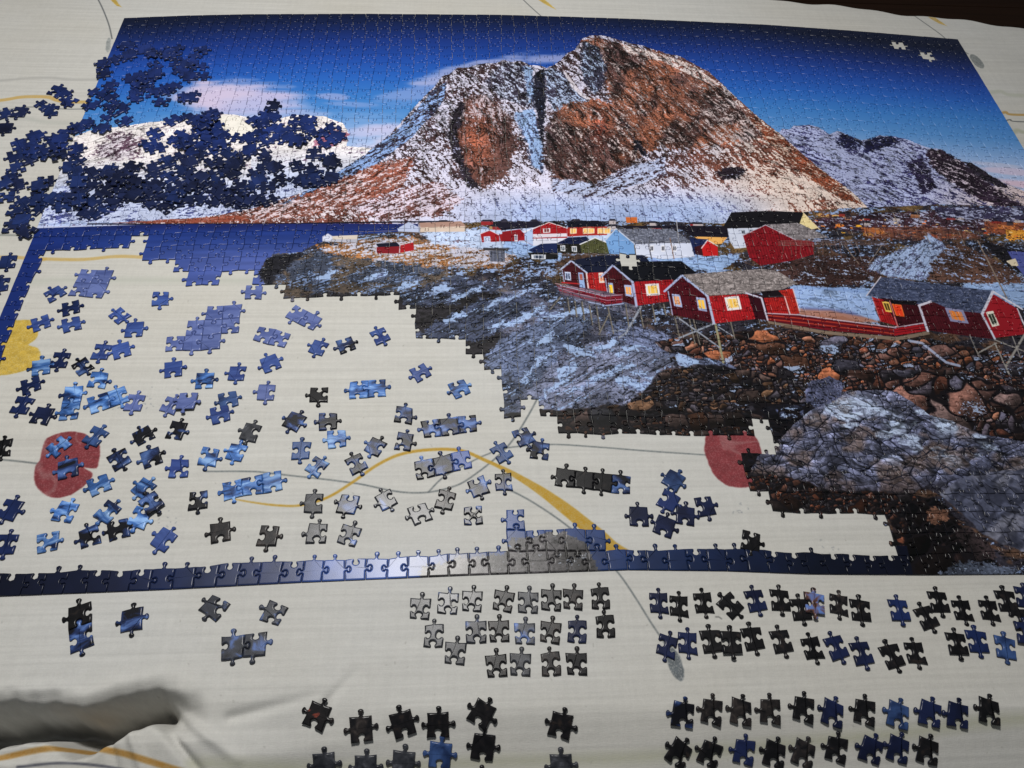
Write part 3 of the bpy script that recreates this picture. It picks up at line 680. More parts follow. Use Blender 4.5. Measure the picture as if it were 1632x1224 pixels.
    win(b((655, 585), (685, 588), (695, 665), (662, 660)), (160, 176, 214), (250, 206, 60), 0); win(b((755, 598), (802, 602), (812, 675), (762, 665)), (164, 176, 214), (238, 168, 96)); win(b((885, 595), (970, 590), (978, 662), (895, 668)), (226, 222, 226), (240, 196, 90), 2)
    # deck and rail
    fill(b((345, 610), (535, 620), (745, 665), (745, 718), (640, 728), (360, 655)), (100, 84, 100)); fill(b((340, 625), (540, 665), (640, 725), (740, 712), (740, 665), (640, 672), (500, 640)), (104, 24, 40), plank=5)
    for k in range(4):
        ln(b((330 + k * 8, 590 + k * 14), (500, 625 + k * 18), (650, 668 + k * 14), (745, 660 + k * 14)), (146, 34, 48) if k % 2 else (190, 150, 170), 1.3, .9)
    ln(b((370, 605), (640, 672)), (176, 170, 190), 1.6); ln(b((535, 705), (645, 728), (750, 715)), (150, 166, 200), 2.2); ln(b((370, 585), (475, 592)), (176, 42, 44), 2.5)
    # cabin three with shingled grey roof
    fill(b((1120, 535), (1600, 500), (1700, 510), (1830, 590), (1700, 640), (1270, 665)), (132, 124, 124), tile=1)
    fill(b((1275, 668), (1520, 655), (1570, 810), (1320, 838)), (158, 30, 36), plank=6); fill(b((1015, 635), (1110, 550), (1265, 670), (1305, 835), (1180, 810), (1055, 785)), (74, 16, 28), plank=6)
    fill(b((1520, 650), (1600, 660), (1640, 690), (1660, 820), (1570, 810)), (54, 14, 26)); ln(b((1005, 640), (1115, 540), (1275, 672)), (168, 180, 214), 3.6); ln(b((1272, 668), (1312, 838)), (176, 184, 214), 4.0); ln(b((1028, 640), (1055, 785)), (160, 168, 200), 1.8)
    win(b((1050, 655), (1100, 660), (1118, 740), (1065, 730)), (166, 178, 214), (226, 164, 116)); win(b((1200, 675), (1255, 682), (1270, 765), (1215, 755)), (166, 178, 214), (248, 198, 80)); win(b((1375, 675), (1465, 668), (1485, 750), (1395, 760)), (232, 226, 228), (240, 196, 96), 3)
    # annex, deck rail to the right
    fill(c8((0, 640), (110, 632), (180, 660), (20, 675)), (28, 20, 26)); fill(c8((20, 680), (150, 672), (180, 790), (45, 775)), (160, 34, 34), plank=5); fill(c8((110, 635), (200, 622), (245, 775), (185, 790), (150, 675)), (172, 44, 36), plank=5); ln(c8((-90, 650), (5, 680), (45, 820)), (200, 200, 220), 3.2); ln(c8((150, 675), (185, 790)), (226, 190, 190), 2.0); ln(c8((200, 625), (245, 775)), (226, 190, 190), 1.8)
    tex_rock(c8((200, 600), (660, 640), (740, 820), (600, 800), (245, 770)), .16, (108, 126, 172), (156, 182, 226), rough=3, rag=3, seed=430, direction=14)
    strata(c8((220, 605), (650, 642), (720, 760), (260, 740)), 16, (90, 16), .35, 342); fill(c8((245, 745), (430, 752), (620, 790), (740, 830), (560, 832), (240, 785)), (176, 122, 102), al=.9, soft=2.5)
    fill(c8((250, 735), (430, 745), (560, 760), (640, 800), (430, 760), (260, 755)), (104, 112, 160), al=.7, soft=3)
    fill(c8((45, 775), (240, 790), (820, 870), (825, 915), (400, 880), (50, 820)), (110, 22, 34))
    for k in range(5):
        ln(c8((45, 778 + k * 11), (240, 794 + k * 12), (825, 866 + k * 12)), (214, 92, 56) if k % 2 else (70, 16, 26), 1.2, .9)
    ln(c8((45, 775), (240, 785), (820, 862), (1010, 836)), (196, 176, 190), 2.0); fill(c8((825, 870), (1010, 840), (1025, 885), (828, 915)), (158, 28, 38)); ln(c8((828, 885), (1015, 855)), (90, 18, 28), 1.2); ln(c8((828, 898), (1018, 868)), (90, 18, 28), 1.2)
    fill(c8((45, 822), (400, 885), (840, 922), (1040, 885), (1050, 905), (850, 945), (400, 905), (45, 838)), (128, 112, 98))
    # cabin four
    fill(c8((690, 675), (760, 690), (850, 855), (745, 825)), (158, 30, 34), plank=5); fill(c8((755, 680), (1000, 700), (1010, 830), (850, 858)), (58, 14, 24), plank=6); fill(c8((985, 735), (1050, 705), (1230, 745), (1380, 780), (1440, 935), (1200, 905), (1040, 880)), (70, 18, 28), plank=6)
    fill(c8((655, 665), (745, 550), (1430, 635), (1370, 775), (1180, 755), (1060, 700), (980, 720), (760, 680)), (66, 74, 100), tile=1); fill(c8((1380, 775), (1440, 655), (1590, 745), (1640, 905), (1450, 928)), (148, 28, 40)); ln(c8((655, 668), (745, 548)), (206, 200, 212), 1.5)
    fill(c8((780, 690), (970, 700), (960, 725), (800, 715)), (22, 18, 24)); ln(c8((1372, 780), (1440, 640), (1620, 748)), (206, 206, 222), 4.0); ln(c8((1372, 780), (1450, 932)), (196, 200, 218), 3.6); ln(c8((1590, 745), (1640, 860)), (206, 200, 214), 2.0)
    ln(c8((980, 728), (1055, 702)), (206, 204, 220), 4.0); ln(c8((985, 735), (1035, 885)), (196, 196, 214), 4.0); ln(c8((800, 700), (850, 858)), (196, 120, 120), 2.0); ln(c8((692, 675), (745, 825)), (196, 90, 90), 1.5)
    win(c8((750, 700), (795, 705), (815, 770), (775, 765)), (236, 196, 96), (80, 60, 30), 1); fill(c8((815, 718), (870, 725), (890, 795), (840, 788)), (228, 70, 36)); ln(c8((815, 718), (870, 725), (890, 795), (840, 788), (815, 718)), (236, 130, 60), 1.2)
    win(c8((1140, 740), (1255, 755), (1290, 840), (1175, 825)), (140, 140, 174), (226, 134, 60), 3); win(c8((1395, 768), (1440, 760), (1480, 850), (1435, 860)), (222, 218, 206), (52, 60, 50), 1)
    for P, w in ((((1450, 940), (1632, 1010)), 2.2), (((1450, 960), (1540, 1150)), 2.6), (((1640, 900), (1520, 1105)), 3.2), (((1350, 1020), (1460, 960)), 2.4), (((1295, 910), (1355, 1045)), 2.0), (((1560, 920), (1610, 1050)), 1.8), (((1640, 990), (1760, 1060)), 3.0)):
        ln(c8(*P), (146, 142, 138), w)
    ln(c8((920, 945), (1000, 960), (1150, 1080), (1230, 1100)), (176, 190, 222), 5.0, .8)
    fill(c8((250, 600), (660, 630), (655, 650), (250, 620)), (130, 160, 215), al=.5)

    # --- bottom rows (mostly border pieces)
    by = [(-190, 956), (0, 918), (100, 913), (215, 908), (300, 902), (480, 896), (600, 888), (735, 876), (800, 872), (960, 874), (1055, 874), (1200, 880), (1360, 886), (1445, 886)]
    strip = [(a_, b_ - 16) for a_, b_ in by] + [(1460, 940), (1000, 940), (0, 1010), (-300, 1030)]
    sl, m = p.poly(strip, soft=1.0)
    bump = p.poly([(780, 890), (780, 785), (855, 785), (860, 825), (975, 825), (975, 890)], soft=1)
    for (s2, m2) in ((sl, m), bump):
        xk = [-200, 0, 180, 260, 340, 400, 470, 500, 560, 640, 690, 740, 800, 960, 1000, 1100, 1200, 1300, 1440, 1640]
        ck = np.array([(16, 20, 36), (17, 22, 40), (22, 29, 54), (32, 46, 86), (40, 50, 80), (46, 56, 90), (50, 66, 112), (62, 86, 146), (74, 98, 160), (74, 98, 158), (66, 84, 134), (58, 68, 98), (52, 76, 130), (40, 58, 100), (32, 52, 94), (24, 40, 74), (20, 31, 58), (15, 22, 40), (14, 18, 36), (14, 16, 26)], np.float32)
        cc = np.stack([np.interp(X[s2], xk, ck[:, k]) for k in range(3)], -1) * L3(.8 + .4 * n_mid[s2])
        p.put((s2, m2), cc)
    tex_rock([(660, 945), (672, 905), (740, 888), (800, 884), (815, 862), (860, 852), (900, 848), (930, 862), (950, 895), (960, 945)], .82, (76, 74, 76), (150, 156, 168), rough=4, seed=100, direction=-10)
    # contrast, like the photograph
    p.img = np.clip((p.img - 8) * 1.03, 0, 255)
    return p.img


#CLOTH PRINT
CX0, CX1, CY0, CY1 = -0.50, 1.62, -0.36, 1.16


def paint_cloth():
    W_, H_ = 2700, 1936
    r = np.random.default_rng(5)
    fwd = lambda u, v: pr(CX0 + u * (CX1 - CX0), CY0 + v * (CY1 - CY0), -TH)
    def inv(Xp, Yp):
        x, y = un(Xp, Yp, -TH)
        return (x - CX0) / (CX1 - CX0), (y - CY0) / (CY1 - CY0)
    p = Painter(W_, H_, fwd, inv)
    base = C3(192, 191, 186)
    st = fbm_g(H_, W_, 160, 2.6, 2, r, .7); st2 = fbm_g(H_, W_, 2.4, 60, 1, r); cl = fbm_g(H_, W_, 300, 260, 4, r); fi = r.random((H_, W_), dtype=np.float32); sm_ = fbm_g(H_, W_, 7, 5, 3, r)
    k = .935 + .075 * st + .015 * st2 + .05 * (cl - .5) + .03 * (fi - .5) + .03 * (sm_ - .5)
    p.img = base * k[..., None]
    p.img += (cl[..., None] - .5) * C3(-4, 0, 8)
    spk = r.random((H_, W_), dtype=np.float32)
    speck = (fi > .45)

    def stripe(P, w, col, a, soft=4, speckle=0.0, w1=None):
        sl, m = p.line(smooth(P) if len(P) > 2 else P, w, w1, soft=soft)
        if sl is None:
            return
        if speckle:
            m = m * (1 - speckle + speckle * (sm_[sl] * .5 + fi[sl] * .6))
        p.put((sl, m), col, a)
    GOLD, GREY, RED, OL = (176, 142, 62), (84, 90, 92), (138, 64, 66), (150, 152, 134)
    for P, w, col, a, soft, sp in (
            ([(-90, 134), (0, 129), (40, 125), (80, 124), (110, 127), (160, 127), (260, 124)], 5, (142, 142, 140), .55, 3, .4),
            ([(-90, 168), (0, 160), (35, 155), (75, 155), (95, 161), (140, 163), (300, 160)], 8, (184, 152, 84), .95, 1.0, .35),
            ([(-90, 180), (0, 176), (30, 172), (60, 171), (100, 174), (140, 174), (300, 172)], 1.9, GREY, .9, .8, .2),
            ([(0, 190), (40, 189), (70, 195), (120, 197), (170, 197)], 8, (160, 164, 158), .5, 4, .4),
            ([(-90, 373), (0, 375), (120, 376), (300, 376)], 4, (112, 116, 112), .8, 1.2, .3),
            ([(60, 413), (130, 414), (190, 409), (262, 412), (400, 413)], 7, (182, 152, 84), .9, 1.0, .4),
            ([(-40, 412), (14, 410), (30, 411), (70, 414)], 7, (182, 152, 84), .9, 1.0, .4),
            ([(0, 452), (100, 448), (230, 447), (400, 448), (560, 450)], 13, (168, 172, 162), .6, 5, .4),
            ([(1540, 146), (1575, 148), (1595, 146), (1615, 152), (1700, 153)], 8, (168, 172, 158), .7, 3, .3),
            ([(1560, 180), (1592, 181), (1603, 179), (1615, 183), (1700, 184)], 5, (168, 134, 74), .95, 1, .3),
            ([(1580, 196), (1600, 193), (1610, 191), (1620, 194), (1700, 196)], 2, (70, 74, 76), .95, .8, .2),
            ([(1590, 214), (1612, 212), (1622, 208), (1640, 212), (1720, 214)], 8, (156, 160, 140), .8, 3, .3),
            ([(-80, 1224), (0, 1205), (60, 1193), (120, 1190), (180, 1198), (230, 1212), (300, 1234)], 9, (160, 118, 54), 1, 1, .35),
            ([(20, 1222), (90, 1216), (160, 1221), (220, 1232)], 3, (44, 46, 62), .9, 1, .2),
            ([(300, 1216), (560, 1222), (800, 1212), (1000, 1206), (1180, 1192), (1300, 1180), (1460, 1166), (1560, 1152), (1720, 1138)], 14, (156, 158, 128), .6, 6, .5),
            ([(0, 733), (30, 736), (64, 740)], 3.0, GREY, .9, .8, .4),
            ([(328, 752), (400, 752), (440, 756), (560, 770), (620, 782), (655, 786), (690, 784), (730, 773), (760, 754), (790, 730), (815, 704), (840, 665), (860, 628)], 2.6, (78, 86, 90), .95, .8, .55),
            ([(682, 785), (705, 762), (740, 742), (775, 725), (810, 714), (880, 709), (950, 713), (1040, 720), (1130, 726)], 2.3, (78, 86, 90), .95, .8, .55),
            ([(790, 776), (812, 782), (850, 802), (900, 836), (950, 878), (984, 913), (1010, 950), (1035, 990), (1056, 1022), (1070, 1048)], 2.6, (78, 86, 90), .95, .8, .55),
            ([(152, -8), (163, 14), (173, 40), (178, 62)], 1.8, (70, 74, 78), .95, .8, .2),
            ([(828, -6), (842, 8), (862, 26)], 1.4, (70, 74, 78), .95, .8, .2),
            ([(1455, 24), (1475, 38), (1500, 56), (1520, 74), (1543, 86)], 1.6, (86, 90, 92), .9, .8, .2)):
        stripe(P, w, col, a, soft, sp)
    P = smooth([(362, 794), (400, 801), (440, 806), (478, 806), (520, 794), (560, 770), (600, 742), (640, 724), (690, 717), (735, 719), (770, 733), (810, 752), (860, 782), (905, 815), (945, 848), (975, 872), (1000, 884)], 6)
    t = np.linspace(0, 1, len(P)); ws = np.interp(t, [0, .12, .35, .6, .66, .72, .8, .9, 1], [1.5, 3.5, 5, 5.5, 6, 11, 20, 25, 14])
    sl, m = p.line(P, list(ws), soft=.8); p.put((sl, m * (.80 + .2 * (fi[sl] > .3)) * (.85 + .3 * sm_[sl])), (174, 140, 58), 1)

    def petal(P, col, sp=.3, soft=.8):
        sl, m = p.poly(P, soft=soft, rough=1.5, rs=12)
        if sl is None:
            return
        c = C3(*col) * (.86 + .24 * sm_[sl] + .12 * fi[sl])[..., None]
        x, y = p.jx[sl], p.jy[sl]
        vein = sstep(.03, .0, np.abs(fbm(x / 40, y / 60, 2, 3) - .5))
        c = mix(c, base * .95, (vein * .22)[..., None])
        p.put((sl, m * (1 - sp * .5 * (fi[sl] > .8))), c)
    petal(smooth([(62, 735), (70, 705), (95, 690), (125, 689), (145, 699), (158, 715), (157, 735), (153, 747), (133, 745), (146, 756), (138, 770), (118, 786), (90, 794), (66, 786), (53, 765), (56, 745), (62, 735)], 5), (114, 50, 55))
    petal(smooth([(1123, 700), (1128, 688), (1150, 682), (1185, 686), (1206, 700), (1215, 740), (1210, 770), (1185, 778), (1160, 775), (1142, 762), (1130, 742), (1123, 720), (1123, 700)], 5), (118, 52, 57))
    petal(smooth([(-20, 520), (25, 511), (56, 514), (58, 538), (44, 551), (60, 556), (62, 574), (42, 590), (0, 599), (-30, 596), (-40, 550), (-20, 520)], 5), (180, 152, 66), .5)
    petal([(172, -4), (182, -4), (193, 12), (186, 9)], (178, 150, 72)); petal([(852, -4), (864, -4), (886, 16), (872, 9)], (178, 152, 78)); petal([(1478, 27), (1490, 28), (1510, 42), (1496, 38)], (178, 152, 90))
    def leaf(cx, cy, rx, ry, rot, col):
        t = np.linspace(0, 2 * math.pi, 20)[:-1]; a = math.radians(rot)
        petal([(cx + rx * math.cos(q) * math.cos(a) - ry * math.sin(q) * math.sin(a), cy + rx * math.cos(q) * math.sin(a) + ry * math.sin(q) * math.cos(a)) for q in t], col, .8)
    leaf(1075, 1058, 31, 11, 68, (98, 104, 108)); leaf(1557, 98, 15, 6, 46, (116, 120, 120)); leaf(172, 72, 12, 4, 95, (140, 144, 144))
    for (x, y) in ((236, 638), (190, 652), (265, 830), (1180, 815), (1322, 880)):
        for k in range(9):
            q = (x + r.normal() * 9, y + r.normal() * 8)
            p.put(p.line([q, (q[0] + r.normal() * 1.4, q[1] + r.normal() * 1.2)], .8), (90, 98, 110), .6)
    for _ in range(150):
        q = (r.uniform(0, 1632), r.uniform(400, 1224))
        p.put(p.line([q, (q[0] + r.normal() * 1.5, q[1] + r.normal() * 1.5)], r.uniform(.5, 1.0)), (120, 118, 112), .5)
    p.put(p.line([(1140, 984), (1145, 984), (1149, 987)], 1.0), (30, 30, 34), .9)
    return p.img
#ENDPAINT

# ------------------------------------------------------------------ materials
def new_mat(name):
    m = bpy.data.materials.new(name)
    m.use_nodes = True
    nt = m.node_tree
    b = nt.nodes['Principled BSDF']
    return m, nt, b


def lin(c):
    return tuple(((v / 255.0) / 12.92 if v / 255.0 <= 0.04045 else ((v / 255.0 + 0.055) / 1.055) ** 2.4) for v in c) + (1.0,)


def node(nt, t, **kw):
    n = nt.nodes.new(t)
    for k, v in kw.items():
        setattr(n, k, v)
    return n


GLOSS = 0.30


def linen(nt, b, coord, strength=.12, scale=1500.0):
    """the fine linen embossing of the printed paper"""
    w1 = node(nt, 'ShaderNodeTexNoise'); w1.inputs['Scale'].default_value = scale; w1.inputs['Detail'].default_value = 2
    bp = node(nt, 'ShaderNodeBump'); bp.inputs['Strength'].default_value = strength; bp.inputs['Distance'].default_value = .0002
    nt.links.new(coord, w1.inputs['Vector'])
    nt.links.new(w1.outputs['Fac'], bp.inputs['Height'])
    nt.links.new(bp.outputs['Normal'], b.inputs['Normal'])


card, nt, b = new_mat('cardboard_edge')
tc = node(nt, 'ShaderNodeTexCoord')
nz = node(nt, 'ShaderNodeTexNoise'); nz.inputs['Scale'].default_value = 900
cr = node(nt, 'ShaderNodeValToRGB')
cr.color_ramp.elements[0].color = lin((34, 38, 52)); cr.color_ramp.elements[1].color = lin((66, 72, 90))
nt.links.new(tc.outputs['Object'], nz.inputs['Vector']); nt.links.new(nz.outputs['Fac'], cr.inputs['Fac']); nt.links.new(cr.outputs['Color'], b.inputs['Base Color'])
b.inputs['Roughness'].default_value = .9

pic_img = to_image('printed_landscape', paint_picture())
pic_mat, nt, b = new_mat('printed_landscape')
uv = node(nt, 'ShaderNodeUVMap'); uv.uv_map = 'UVMap'
ti = node(nt, 'ShaderNodeTexImage'); ti.image = pic_img; ti.extension = 'EXTEND'
nt.links.new(uv.outputs['UV'], ti.inputs['Vector']); nt.links.new(ti.outputs['Color'], b.inputs['Base Color'])
b.inputs['Roughness'].default_value = GLOSS
b.inputs['Specular IOR Level'].default_value = .34
tc = node(nt, 'ShaderNodeTexCoord')
linen(nt, b, tc.outputs['Object'])


def piece_mat(name, c0, c1, c2=None, t=(0.35, 0.62, 0.8), scale=90.0, stretch=(1, 1), detail=4.0, dist=.6, islands=False, rough=GLOSS, vary=.26):
    """procedural print for a loose piece: two or three inks blended by stretched noise, different on every piece"""
    m, nt, b = new_mat(name)
    tc = node(nt, 'ShaderNodeTexCoord')
    mp = node(nt, 'ShaderNodeMapping'); mp.inputs['Scale'].default_value = (stretch[0], stretch[1], 1)
    if islands:
        oi = node(nt, 'ShaderNodeNewGeometry'); rnd = oi.outputs['Random Per Island']
    else:
        oi = node(nt, 'ShaderNodeObjectInfo'); rnd = oi.outputs['Random']
    mu = node(nt, 'ShaderNodeMath', operation='MULTIPLY'); mu.inputs[1].default_value = 37.0
    cb = node(nt, 'ShaderNodeCombineXYZ')
    nt.links.new(rnd, mu.inputs[0]); nt.links.new(mu.outputs[0], cb.inputs[0]); nt.links.new(mu.outputs[0], cb.inputs[1])
    nt.links.new(tc.outputs['Object'], mp.inputs['Vector']); nt.links.new(cb.outputs[0], mp.inputs['Location'])
    nz = node(nt, 'ShaderNodeTexNoise'); nz.inputs['Scale'].default_value = scale; nz.inputs['Detail'].default_value = detail; nz.inputs['Distortion'].default_value = dist
    nt.links.new(mp.outputs[0], nz.inputs['Vector'])
    cr = node(nt, 'ShaderNodeValToRGB')
    e = cr.color_ramp.elements
    e[0].position = t[0]; e[0].color = lin(c0); e[1].position = t[1]; e[1].color = lin(c1)
    if c2:
        q = e.new(t[2]); q.color = lin(c2)
    nt.links.new(nz.outputs['Fac'], cr.inputs['Fac'])
    hs = node(nt, 'ShaderNodeHueSaturation')
    mr = node(nt, 'ShaderNodeMapRange'); mr.inputs['To Min'].default_value = 1 - vary; mr.inputs['To Max'].default_value = 1 + vary
    mu2 = node(nt, 'ShaderNodeMath', operation='FRACT'); nt.links.new(mu.outputs[0], mu2.inputs[0])
    nt.links.new(mu2.outputs[0], mr.inputs['Value']); nt.links.new(mr.outputs[0], hs.inputs['Value'])
    nt.links.new(cr.outputs['Color'], hs.inputs['Color']); nt.links.new(hs.outputs['Color'], b.inputs['Base Color'])
    b.inputs['Roughness'].default_value = rough
    b.inputs['Specular IOR Level'].default_value = .33
    linen(nt, b, tc.outputs['Object'], .16)
    return m


MATS = {
    'N': (piece_mat('print_navy_sky', (18, 30, 66), (28, 44, 92), scale=40), 'navy blue'),
    'M': (piece_mat('print_dark_navy', (15, 21, 46), (26, 36, 72), scale=40), 'dark navy'),
    'P': (piece_mat('print_periwinkle_water', (70, 84, 138), (98, 112, 166), scale=60, stretch=(.5, 2), vary=.10), 'periwinkle blue'),
    'B': (piece_mat('print_calm_blue_water', (38, 56, 116), (64, 88, 152), scale=60, stretch=(.5, 2)), 'plain blue'),
    'W': (piece_mat('print_streaky_blue_water', (20, 34, 70), (62, 104, 170), (132, 170, 220), t=(.36, .50, .64), scale=75, stretch=(.6, 1.8)), 'streaky light blue'),
    'D': (piece_mat('print_blue_and_black_shore', (16, 17, 24), (34, 50, 92), (86, 116, 176), t=(.44, .53, .66), scale=62, stretch=(.8, 1.4)), 'blue and black'),
    'K': (piece_mat('print_black_rock', (12, 12, 15), (22, 21, 24), (40, 34, 32), t=(.4, .6, .72), scale=150), 'black'),
    'C': (piece_mat('print_charcoal_rock', (18, 18, 22), (44, 40, 40), (66, 60, 58), t=(.4, .6, .72), scale=150), 'charcoal'),
    'G': (piece_mat('print_black_rock_glare', (32, 34, 40), (58, 60, 66), (86, 88, 96), t=(.36, .6, .75), scale=130), 'glare-paled black'),  # black rock again, with the lamp's glare put into its paler greys
    'E': (piece_mat('print_grey_and_blue_rock', (32, 34, 40), (58, 62, 74), (86, 112, 170), t=(.38, .56, .68), scale=80), 'grey and blue'),
    'R': (piece_mat('print_rock_with_red', (14, 13, 16), (30, 26, 28), (142, 66, 52), t=(.45, .64, .70), scale=110), 'black and rusty red'),
    'S': (piece_mat('print_brown_and_blue_rock', (30, 26, 30), (96, 66, 56), (92, 120, 180), t=(.40, .50, .62), scale=110), 'brown and blue speckled'),
    'V': (piece_mat('print_mid_blue', (26, 42, 78), (56, 82, 132), scale=70), 'mid blue'),
}
NAVY_STUFF = piece_mat('print_navy_heap', (18, 30, 70), (28, 46, 104), scale=40, islands=True)


# ------------------------------------------------------------------ piece outlines
TAB = [(.392, -.004), (.430, .040), (.419, .108), (.378, .160), (.376, .222), (.424, .270), (.5, .288)]
TAB_LO = [(.385, 0), (.428, .05), (.385, .15), (.388, .235), (.5, .284)]


def edge_curve(p0, p1, kind, r, lo=False, grow=1.0):
    """from p0 to p1; kind +1 bulges to the left of the direction, -1 to the right, 0 straight"""
    p0 = np.array(p0, float); p1 = np.array(p1, float)
    d = p1 - p0; n = np.array([-d[1], d[0]])
    if kind == 0:
        return [p0]
    T = TAB_LO if lo else TAB
    full = T + [(1 - a, b) for a, b in T[-2::-1]]
    off = r.uniform(-.055, .055); k = r.uniform(.92, 1.08); lean = r.uniform(-.10, .10); sag = r.uniform(-.03, .03); ku = r.uniform(.93, 1.07)
    out = [p0]
    if not lo:
        out.append(p0 + d * .18 + n * kind * sag * .8)
    for a, b in full:
        a2 = .5 + (a - .5) * ku * grow + off + lean * b
        b2 = b * k * (1 + (grow - 1) * .6) + (sag if b < .02 else sag * .6)
        out.append(p0 + d * a2 + n * kind * b2)
    if not lo:
        out.append(p0 + d * .82 + n * kind * sag * .5)
    return out


def inset(P, d):
    """move every point of a counter clockwise outline inwards"""
    a = np.roll(P, 1, 0); c = np.roll(P, -1, 0)
    e1 = P - a; e2 = c - P
    n1 = np.stack([-e1[:, 1], e1[:, 0]], 1); n2 = np.stack([-e2[:, 1], e2[:, 0]], 1)
    n1 /= np.linalg.norm(n1, axis=1)[:, None] + 1e-12; n2 /= np.linalg.norm(n2, axis=1)[:, None] + 1e-12
    n = n1 + n2; L = np.linalg.norm(n, axis=1)[:, None] + 1e-9
    n = n / L
    m = 1 / np.clip((n * n1).sum(1)[:, None], .6, 1)
    k = np.ones((len(P), 1))
    for _ in range(5):                          # back off where the inset outline would fold over itself
        Q = P + n * d * m * k
        bad = ((np.roll(Q, -1, 0) - Q) * e2).sum(1) < .12 * (e2 * e2).sum(1)
        if not bad.any():
            break
        k[bad] *= .6; k[np.roll(bad, 1)] *= .6
    return P + n * d * m * k


def piece_rings(P, gap, lo=False, th=TH):
    """outline (metres, ccw) -> list of (xy, z) rings, bottom to top; top surface at z = 0"""
    if lo:
        return [(inset(P, gap), -th * .8), (inset(P, gap), -.0009), (inset(P, gap + .00020), -.00034), (inset(P, gap + .00062), 0.0)]
    return [(inset(P, gap), -th), (inset(P, gap), -.0011), (inset(P, gap + .00026), -.00052), (inset(P, gap + .00064), -.00016), (inset(P, gap + .00125), 0.0)]


def add_piece(V, F, MI, rings, tilt=(0, 0), dz=0.0, ctr=(0, 0), org=(0, 0)):
    base = len(V); n = len(rings[0][0])
    for xy, z in rings:
        zz = z + dz + (xy[:, 0] - ctr[0]) * tilt[0] + (xy[:, 1] - ctr[1]) * tilt[1]
        V.extend(zip((xy[:, 0] - org[0]).tolist(), (xy[:, 1] - org[1]).tolist(), zz.tolist()))
    for k in range(len(rings) - 1):
        for i in range(n):
            j = (i + 1) % n
            F.append((base + k * n + i, base + k * n + j, base + (k + 1) * n + j, base + (k + 1) * n + i))
            MI.append(1 if k == 0 else 2)
    F.append(tuple(base + (len(rings) - 1) * n + i for i in range(n))); MI.append(0)
    F.append(tuple(base + n - 1 - i for i in range(n))); MI.append(1)


def make_mesh(name, V, F, MI, mats, uvf=None, org=(0, 0)):
    me = bpy.data.meshes.new(name)
    me.from_pydata(V, [], F)
    mi = np.array(MI)
    me.polygons.foreach_set('material_index', np.where(mi == 1, 1, 0).astype(np.int32))
    me.polygons.foreach_set('use_smooth', mi == 2)      # only the rounded rim is shaded smooth
    for m in mats:
        me.materials.append(m)
    if uvf:
        A = np.array(V)
        u, v = uvf(A[:, 0] + org[0], A[:, 1] + org[1])
        li = np.empty(len(me.loops), np.int32); me.loops.foreach_get('vertex_index', li)
        lay = me.uv_layers.new(name='UVMap')
        lay.data.foreach_set('uv', np.stack([u[li], v[li]], 1).astype(np.float32).ravel())
    me.update()
    return me


def link(name, me, parent=None):
    o = bpy.data.objects.new(name, me)
    COL.objects.link(o)
    if parent:
        o.parent = parent
    return o


# ------------------------------------------------------------------ table cloth height field
def edge_far(x):
    """far edge of the table"""
    return 0.9086 + (0.9555 - x) * 0.1563


def cloth_z(x, y):
    x = np.asarray(x, float); y = np.asarray(y, float)
    z = np.zeros(np.broadcast(x, y).shape)
    # near left corner: the cloth drops over the table edge into a fold and comes up again over a lap
    amt = sstep(.276, .200, x + .10 * (y + .09))
    yc = -.0825 + .0022 * np.sin((x - .10) * 60) + .0010 * np.sin(x * 170) + .0005 * np.sin(x * 410 + 1) + .0055 * sstep(.185, .215, x)
    d = yc - y                                  # distance past the crest
    drop = -.086 * (.9 * sstep(-.002, .014, d) + .1 * sstep(-.012, .004, d))
    rise = .080 * sstep(.0145, .034 + .006 * np.sin(x * 75), d) + .006 * sstep(.032, .040, d + .12 * (x - .16))
    z = z + amt * (drop + rise)
    z = z + amt * .0035 * np.exp(-((d + .006) / .008) ** 2)
    # creases running out of the fold to the right
    for (x0, y0, x1, y1, w, h) in ((.225, -.084, .275, -.135, .0030, -.0120), (.235, -.082, .30, -.125, .004, .0070), (.215, -.095, .245, -.16, .0035, .005), (.20, -.10, .225, -.16, .003, -.004), (.245, -.086, .253, -.070, .004, .003),
                                   (.29, -.096, .355, -.082, .0042, -.0040), (.36, -.090, .385, -.064, .0038, -.0030), (.14, -.078, .185, -.073, .004, -.002), (.12, -.072, .135, -.060, .003, -.0012), (.26, -.10, .40, -.097, .010, -.0035), (.30, -.128, .40, -.112, .012, .004)):
        ex, ey = x1 - x0, y1 - y0; L = ex * ex + ey * ey
        t = ((x - x0) * ex + (y - y0) * ey) / L
        tc_ = np.clip(t, 0, 1)
        dd = np.hypot(x - x0 - tc_ * ex, y - y0 - tc_ * ey)
        z = z + h * np.exp(-(dd / w) ** 2) * (1 - .75 * tc_)
    # a soft step along the near side of the table on the right
    ye = -.0935 - .012 * sstep(.45, .95, x)
    # beyond the table edge the cloth slopes gently down towards the viewer
    dy_ = np.clip(ye - y, 0, None); right = sstep(.25, .34, x)
    z = z - right * (.42 * (np.sqrt(dy_ ** 2 + .006 ** 2) - .006)) - (1 - right) * .36 * np.clip(-.112 - y, 0, None)
    # slight unevenness of laid cloth, kept away from the puzzle
    away = np.clip(sstep(-.008, -.06, y) + sstep(.86, .93, y) + sstep(-.03, -.16, x) + sstep(1.225, 1.32, x), 0, 1)
    z = z + away * .0008 * (np.sin(x * 31 + 3 * np.sin(y * 17)) * np.sin(y * 23 + 1.3) + .5 * np.sin(x * 67 + y * 40))
    # far edge rolls over and hangs
    e = edge_far(x) + .0035 * np.sin(x * 37) + .002 * np.sin(x * 91 + 1)
    return z


